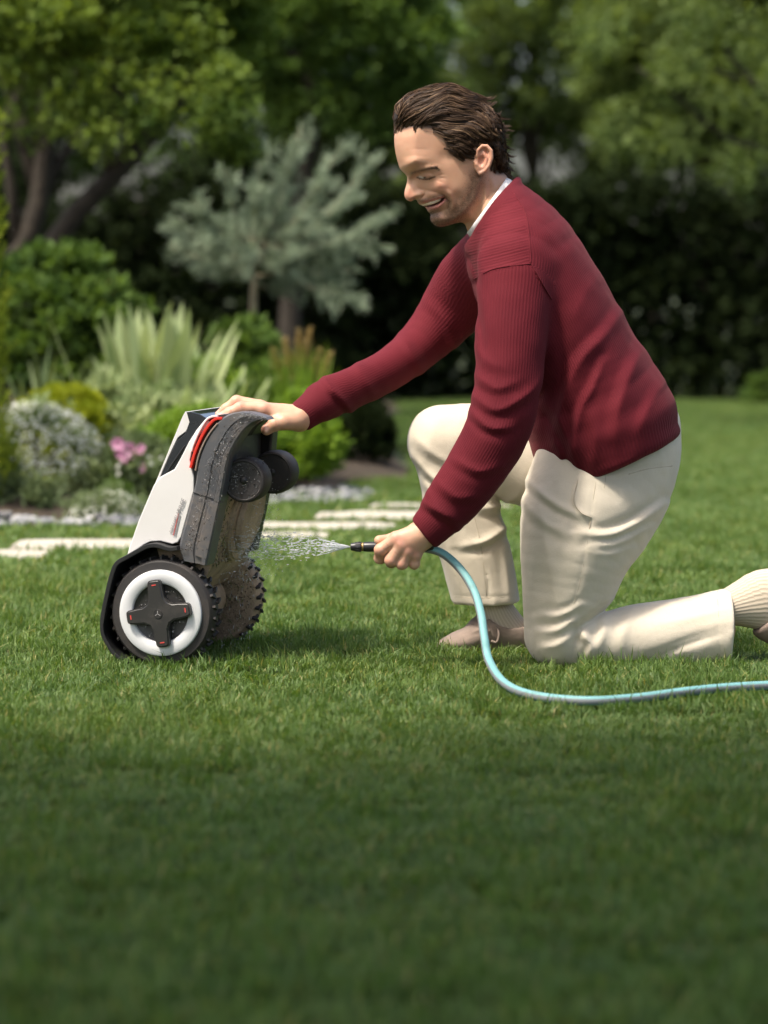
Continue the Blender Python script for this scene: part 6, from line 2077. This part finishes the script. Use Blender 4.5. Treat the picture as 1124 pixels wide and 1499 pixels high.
# ------------------------------------------------------------------ the rest of the body under the clothes (coarse)
B_parts = [(T_ch, 0.72), (A_near, 0.62), (A_far, 0.62), (L_near, 0.78), (S_near, 0.62), (L_far, 0.78), (S_far, 0.66)]
B_ch = []
for ch, k in B_parts:
    c2 = Chain.__new__(Chain); c2.s = ch.s[:-5].copy() if ch is not L_near and ch is not L_far else ch.s.copy(); c2.s[:, 3:] *= k
    B_ch.append(c2)
def f_body(Q):
    d = None
    for c2 in B_ch:
        e = c2.eval(Q)
        d = e if d is None else smin(d, e, 0.015)
    return smax(d, -(Q[:, 2] - 0.012), 0.004)
Vb, Fb = sdf_mesh(f_body, np.array([-0.30, 4.84, 0.0]), np.array([0.68, 5.38, 0.90]), 0.008)
cols = [skin_paint(Vh), hand_paint(Vn, [(579, 788, 9), (588, 797, 9), (598, 806, 9), (609, 812, 8), (556, 812, 8), (572, 823, 7), (589, 827, 7)], [([(565, 795), (568, 799), (566, 804)], 1.0, (0.42, 0.17, 0.12), 0.5), ([(578, 808), (582, 812)], 1.0, (0.42, 0.17, 0.12), 0.5), ([(560, 802), (566, 806)], 0.8, (0.42, 0.17, 0.12), 0.5)]), hand_paint(Vf, [(324, 608, 9), (348, 590, 8), (388, 630, 9), (388, 598, 8)], [([(388, 624.5), (391, 628), (390, 632)], 2.6, (0.74, 0.52, 0.44), 0.75), ([(350, 590), (353, 595)], 0.9, (0.42, 0.17, 0.12), 0.5), ([(403, 615), (404, 622)], 0.9, (0.42, 0.17, 0.12), 0.45), ([(336, 598), (339, 603)], 0.9, (0.42, 0.17, 0.12), 0.45), ([(318, 605), (324, 606)], 2.0, (0.74, 0.52, 0.44), 0.6)]), np.tile(np.array([0.57, 0.335, 0.225]), (len(Vb), 1))]
V, F = join([(Vh, [Fh]), (Vn, [Fn]), (Vf, [Ff]), (Vb, [Fb])])
M_skin = NT('skin')
_c = M_skin.coords()
_cl = M_skin.attr('pigment', 'Color')
M_skin.set(color=_cl, rough=0.45, spec=0.4, sss=0.25)
M_skin.b.inputs['Subsurface Radius'].default_value = (1.0, 0.35, 0.2)
M_skin.b.inputs['Subsurface Scale'].default_value = 0.006
M_skin.bump(M_skin.noise(_c, 420, 4, 0.75), 0.28, 0.0008)
body = to_obj('body', V, F, M_skin.m, {'pigment': ('FLOAT_COLOR', np.concatenate(cols))})
# eyelashes and brow hairs
def short_hairs(name, path, n, length, dirn, seed, spread, parent=None):
    r = np.random.default_rng(seed)
    pl = catmull(np.array(path, float), 60)
    parts = []
    for k in range(n):
        t = 0.93 * r.random() ** 1.3; p = pl[int(t * 59)] + r.normal(0, spread, 2)
        hgt = Hs(np.array([p[0]]), np.array([p[1]]))[0]
        d = np.array(dirn) + r.normal(0, 0.25, 3)
        for sg in (-1, 1):
            a = np.array([p[0], p[1], sg * (hgt - 0.3)])
            b = a + np.array([d[0], d[1], sg * d[2]]) * length
            m = (a + b) / 2 + np.array([0, 0, sg * 0.3])
            q = np.array([head_world(*x) for x in (a, m, b)])
            parts.append(tube(q, [0.00032, 0.00028, 0.0001], 3, False))
    V, F = join(parts)
    return to_obj(name, V, F, M_hair, {'tone': ('FLOAT', np.full(len(V), 0.2))}, parent)
o = short_hairs('eyebrow', [(600, 254.6), (608, 252.6), (618, 250.2), (627, 248.8), (634, 250.8)], 260, 4.4, (0.75, -0.35, 0.30), 5, 1.4, hair); o['kind'] = 'stuff'
o = short_hairs('eyelashes', [(611, 262.6), (616, 264), (622, 264.2), (628, 262)], 16, 2.4, (-0.5, 0.55, 0.6), 6, 0.2, hair); o['kind'] = 'stuff'
def stubble(n, seed):
    r = np.random.default_rng(seed)
    u, v, w = head_local(Vh)
    uv = np.stack([u, v], 1).astype(np.float32)
    dj, _, _ = polydist(uv, [(690, 262), (684, 288), (668, 308), (650, 322), (638, 325), (634, 318)])
    dm, _, _ = polydist(uv, [(613, 294.5), (625, 291.5), (640, 287.5), (652, 296), (652, 308)])
    p = np.maximum(np.exp(-(dj / 11.0) ** 2), 0.8 * np.exp(-(dm / 3.0) ** 2))
    p[inpoly(uv, mouth_poly)] = 0
    k = r.choice(len(Vh), n, p=p / p.sum())
    nrm = np.zeros_like(Vh)
    fn = np.cross(Vh[Fh[:, 1]] - Vh[Fh[:, 0]], Vh[Fh[:, 2]] - Vh[Fh[:, 0]])
    for j in range(4):
        for d in range(3):
            nrm[:, d] += np.bincount(Fh[:, j], fn[:, d], len(Vh))
    nrm = unit(nrm)[k]
    a = Vh[k] + r.normal(0, 0.0004, (n, 3))
    d = unit(nrm * 0.6 + np.array([-0.25, 0, -0.75]) + r.normal(0, 0.25, (n, 3)))
    s_ = unit(np.cross(d, r.normal(size=(n, 3)))) * 0.00018
    L = r.uniform(0.0012, 0.0028, n)[:, None]
    V = np.stack([a - s_, a + s_, a + d * L], 1).reshape(-1, 3)
    o = to_obj('stubble', V, np.arange(n * 3).reshape(-1, 3), M_hair, {'tone': ('FLOAT', np.full(n * 3, 0.25))}, body)
    o['kind'] = 'stuff'
stubble(9000, 9)

# ================================================================== hose, nozzle and water
M_teal = NT('hose')
_c = M_teal.coords('UV')
_s = M_teal.attr('stripe', 'Fac')
_nz = M_teal.noise(M_teal.coords(), 40, 4)
_bc = M_teal.ramp(_s, [(0.0, (0.15, 0.34, 0.34)), (0.27, (0.16, 0.36, 0.36)), (0.30, (0.17, 0.19, 0.20)), (0.45, (0.20, 0.22, 0.23)), (0.48, (0.15, 0.34, 0.34))])
M_teal.set(color=M_teal.mix(M_teal.ramp(_nz, [(0.55, 0.0), (0.75, 0.35)]), _bc, (0.12, 0.13, 0.10)), rough=0.6)
hose_rows = [(560, 801.5, 4.905), (600, 801.5, 4.905), (630, 804, 4.905), (652, 813, 4.90), (676, 836, 4.88), (694, 866, 4.85), (704, 900, 4.81), (709, 935, 4.77), (716, 968, 4.73)]
hp3 = [P(*q) for q in hose_rows]
def gp(px, py, z):
    Y = (CAM_H - z) * FPX / (py - HORIZON)
    return P(px, py, Y)
for (px, py, z) in [(738, 1000, 0.030), (780, 1018, 0.024), (855, 1026, 0.024), (930, 1022, 0.025), (1000, 1013, 0.027), (1060, 1007, 0.026), (1130, 1003, 0.024), (1230, 1000, 0.022), (1400, 985, 0.022)]:
    hp3.append(gp(px, py, z))
hc = catmull(np.array(hp3), 150)
HRAD = 0.0078
T_, N_, B_ = frames(hc)
sd = 20
aa = np.linspace(0, 2 * np.pi, sd, endpoint=False)
V, F = tube(hc, HRAD, sd)
stripe = np.concatenate([np.tile(aa / (2 * np.pi), len(hc)), [0, 0]])
hose = empty('garden_hose', hc[0])
def hobj(name, V, F, mat, attrs=None, smooth=True, parent=None):
    return obj_np(name, np.asarray(V) - hc[0], F, mat, parent or hose, smooth, attrs)
hobj('tube', V, F, M_teal.m, {'stripe': ('FLOAT', stripe)})
tag(hose, 'teal and grey garden hose with black spray nozzle held in the hand', 'hose')
M_noz = plain('nozzle_black', (0.018, 0.018, 0.02), 0.35, 0.2, 60)
M_brass = plain('brass', (0.50, 0.34, 0.13), 0.35, 0.15, 60, metal=0.9)
def lathe_x(profile, origin, seg=28):
    """profile [(x offset, r)] round the x axis"""
    a = np.linspace(0, 2 * np.pi, seg, endpoint=False); pr = np.array(profile)
    V = np.stack([np.repeat(pr[:, :1], seg, 1), pr[:, 1:2] * np.cos(a), pr[:, 1:2] * np.sin(a)], -1).reshape(-1, 3) + origin
    i = np.arange(len(pr) - 1)[:, None] * seg; j = np.arange(seg)[None]; j2 = (j + 1) % seg
    return V, [np.stack([i + j, i + j2, i + seg + j2, i + seg + j], -1).reshape(-1, 4)]
nz0 = P(513, 800.5, 4.905)
k_ = 4.905 / FPX
V, F = lathe_x([(-0.0001, 0.0002), (0, 3 * k_), (0.5 * k_, 5.2 * k_), (6 * k_, 6.4 * k_), (15 * k_, 7.4 * k_), (16.5 * k_, 6.0 * k_), (17.0 * k_, 5.5 * k_)], nz0)
o = hobj('nozzle_tip', V, F, M_noz); o.data.set_sharp_from_angle(angle=R(30))
for k in range(10):
    a = 2 * math.pi * k / 10
    p0 = nz0 + np.array([7 * k_, 6.3 * k_ * math.cos(a), 6.3 * k_ * math.sin(a)]); p1 = nz0 + np.array([15 * k_, 7.4 * k_ * math.cos(a), 7.4 * k_ * math.sin(a)])
    V, F = tube([p0, (p0 + p1) / 2, p1], 0.0009, 5)
    hobj('grip_rib', V, F, M_noz, None, True, o)
V, F = lathe_x([(16.4 * k_, 3 * k_), (16.4 * k_, 6.3 * k_), (18.2 * k_, 6.5 * k_), (19.2 * k_, 5.6 * k_)], nz0)
hobj('brass_collar', V, F, M_brass)
V, F = lathe_x([(19 * k_, 3 * k_), (19 * k_, 6.6 * k_), (20.5 * k_, 7.2 * k_), (44 * k_, 7.6 * k_), (90 * k_, 7.8 * k_), (120 * k_, 7.6 * k_), (122 * k_, 6.0 * k_)], nz0)
o = hobj('handle', V, F, M_noz); o.data.set_sharp_from_angle(angle=R(30))

# --- the spray: thin webs of water breaking into drops
def water():
    r = np.random.default_rng(99)
    parts = []
    tip = nz0 + np.array([-0.001, 0, 0])
    def dirv(a, b):   # a: vertical spread, b: sideways
        return np.array([-1.0, b, a])
    # rim jets and inner threads of the sheet
    for (a0, b0, L, r0) in [(0.24, 0.02, 0.062, 0.0011), (-0.20, 0.0, 0.060, 0.0011), (0.10, -0.12, 0.045, 0.0007), (-0.06, 0.10, 0.045, 0.0007), (0.17, 0.12, 0.050, 0.0008), (-0.12, -0.1, 0.048, 0.0008), (0.02, 0.0, 0.04, 0.0006), (0.21, -0.05, 0.055, 0.0008), (-0.17, 0.07, 0.055, 0.0007)]:
        n = 16; t = np.linspace(0, 1, n)
        p = tip + dirv(a0, b0)[None] * (t * L)[:, None] + np.cumsum(r.normal(0, 0.0006, (n, 3)), 0) * t[:, None]
        p[:, 2] -= 0.03 * (t * L) ** 2 * 30
        rad = r0 * (0.8 + 0.6 * np.abs(np.sin(t * 9 + r.uniform(0, 6)))) * (1 - 0.5 * t)
        parts.append(tube(p, rad, 7))
    # the thin sheet itself, torn towards its far edge
    n1, n2 = 15, 13
    s = np.linspace(0, 1, n1)[:, None]; q = np.linspace(-0.20, 0.24, n2)[None]
    X = tip[0] - s * 0.046 + 0 * q; Z = tip[2] + q * s * 0.046; Yy = tip[1] + 0.0025 * np.sin(q * 40 + s * 8) * s
    g = np.stack([X, Yy, Z], -1)
    V = np.concatenate([(g + [0, -0.0003, 0]).reshape(-1, 3), (g + [0, 0.0003, 0]).reshape(-1, 3)])
    i = (np.arange(n1 - 1)[:, None] * n2 + np.arange(n2 - 1)[None])
    hole = (r.random(i.shape) < np.linspace(0.0, 0.95, n1 - 1)[:, None] ** 1.5)
    i = i[~hole]
    Q = np.stack([i, i + 1, i + n2 + 1, i + n2], 1); m = n1 * n2
    parts.append((V, [np.concatenate([Q, Q[:, ::-1] + m])]))
    # drops and short streaks flying to the mower
    for k in range(800):
        t = r.random() ** 0.7
        x = 0.02 + 0.25 * t
        a = r.normal(0.0, 0.13) if r.random() < 0.5 else r.uniform(-0.22, 0.24)
        spread = min(x, 0.11)
        c = tip + np.array([-x, r.normal(0, 0.10) * x, a * spread - 0.25 * x * x - 0.006 * t])
        c = c + np.array([0, 0.16 * t, 0])
        s_ = r.uniform(0.0003, 0.0008) * (1.7 - t)
        parts.append((ICO1_V * s_ * np.array([r.uniform(1, 5.0), 1, 1]) + c, [ICO1_F]))
    # long thin streaks that carry on to the underside
    for k in range(55):
        x0 = r.uniform(0.03, 0.19); L = r.uniform(0.015, 0.05)
        a = r.uniform(-0.2, 0.22); n = 7; x = x0 + np.linspace(0, L, n)
        p = np.stack([tip[0] - x, tip[1] + 0.6 * x + r.normal(0, 0.012), tip[2] + a * np.minimum(x, 0.11) - 0.25 * x * x + np.cumsum(r.normal(0, 0.0004, n))], 1)
        parts.append(tube(p, np.sin(np.linspace(0.15, 3.0, n)) * r.uniform(0.00018, 0.0004), 5))
    # run-off dripping from the lower edge of the mower
    for k in range(70):
        c = P(r.uniform(318, 372), r.uniform(800, 950), r.uniform(5.05, 5.2))
        parts.append((ICO1_V * np.array([0.0005, 0.0005, r.uniform(0.0015, 0.006)]) + c, [ICO1_F]))
    # splash back from the underside and the wheels
    for k in range(1300):
        q = r.random()
        if q < 0.62: px, py = r.normal(366, 20), r.uniform(700, 850)
        elif q < 0.82: px, py = r.normal(330, 16), r.uniform(720, 800)
        else: px, py = r.normal(300, 40), r.uniform(962, 988)
        c = P(px, py, r.uniform(5.0, 5.2))
        s_ = r.uniform(0.0003, 0.0009)
        parts.append((ICO1_V * s_ * r.uniform(0.7, 2.0, 3) + c, [ICO1_F]))
    V, F = join(parts)
    t = NT('aerated_water')
    t.set(color=(0.95, 0.97, 1.0), rough=0.08, trans=0.6, ior=1.33)
    o = obj_np('water_spray', V, F, t.m)
    tag(o, 'clear water spray and flying drops between nozzle and mower', 'water spray', kind='stuff')
water()
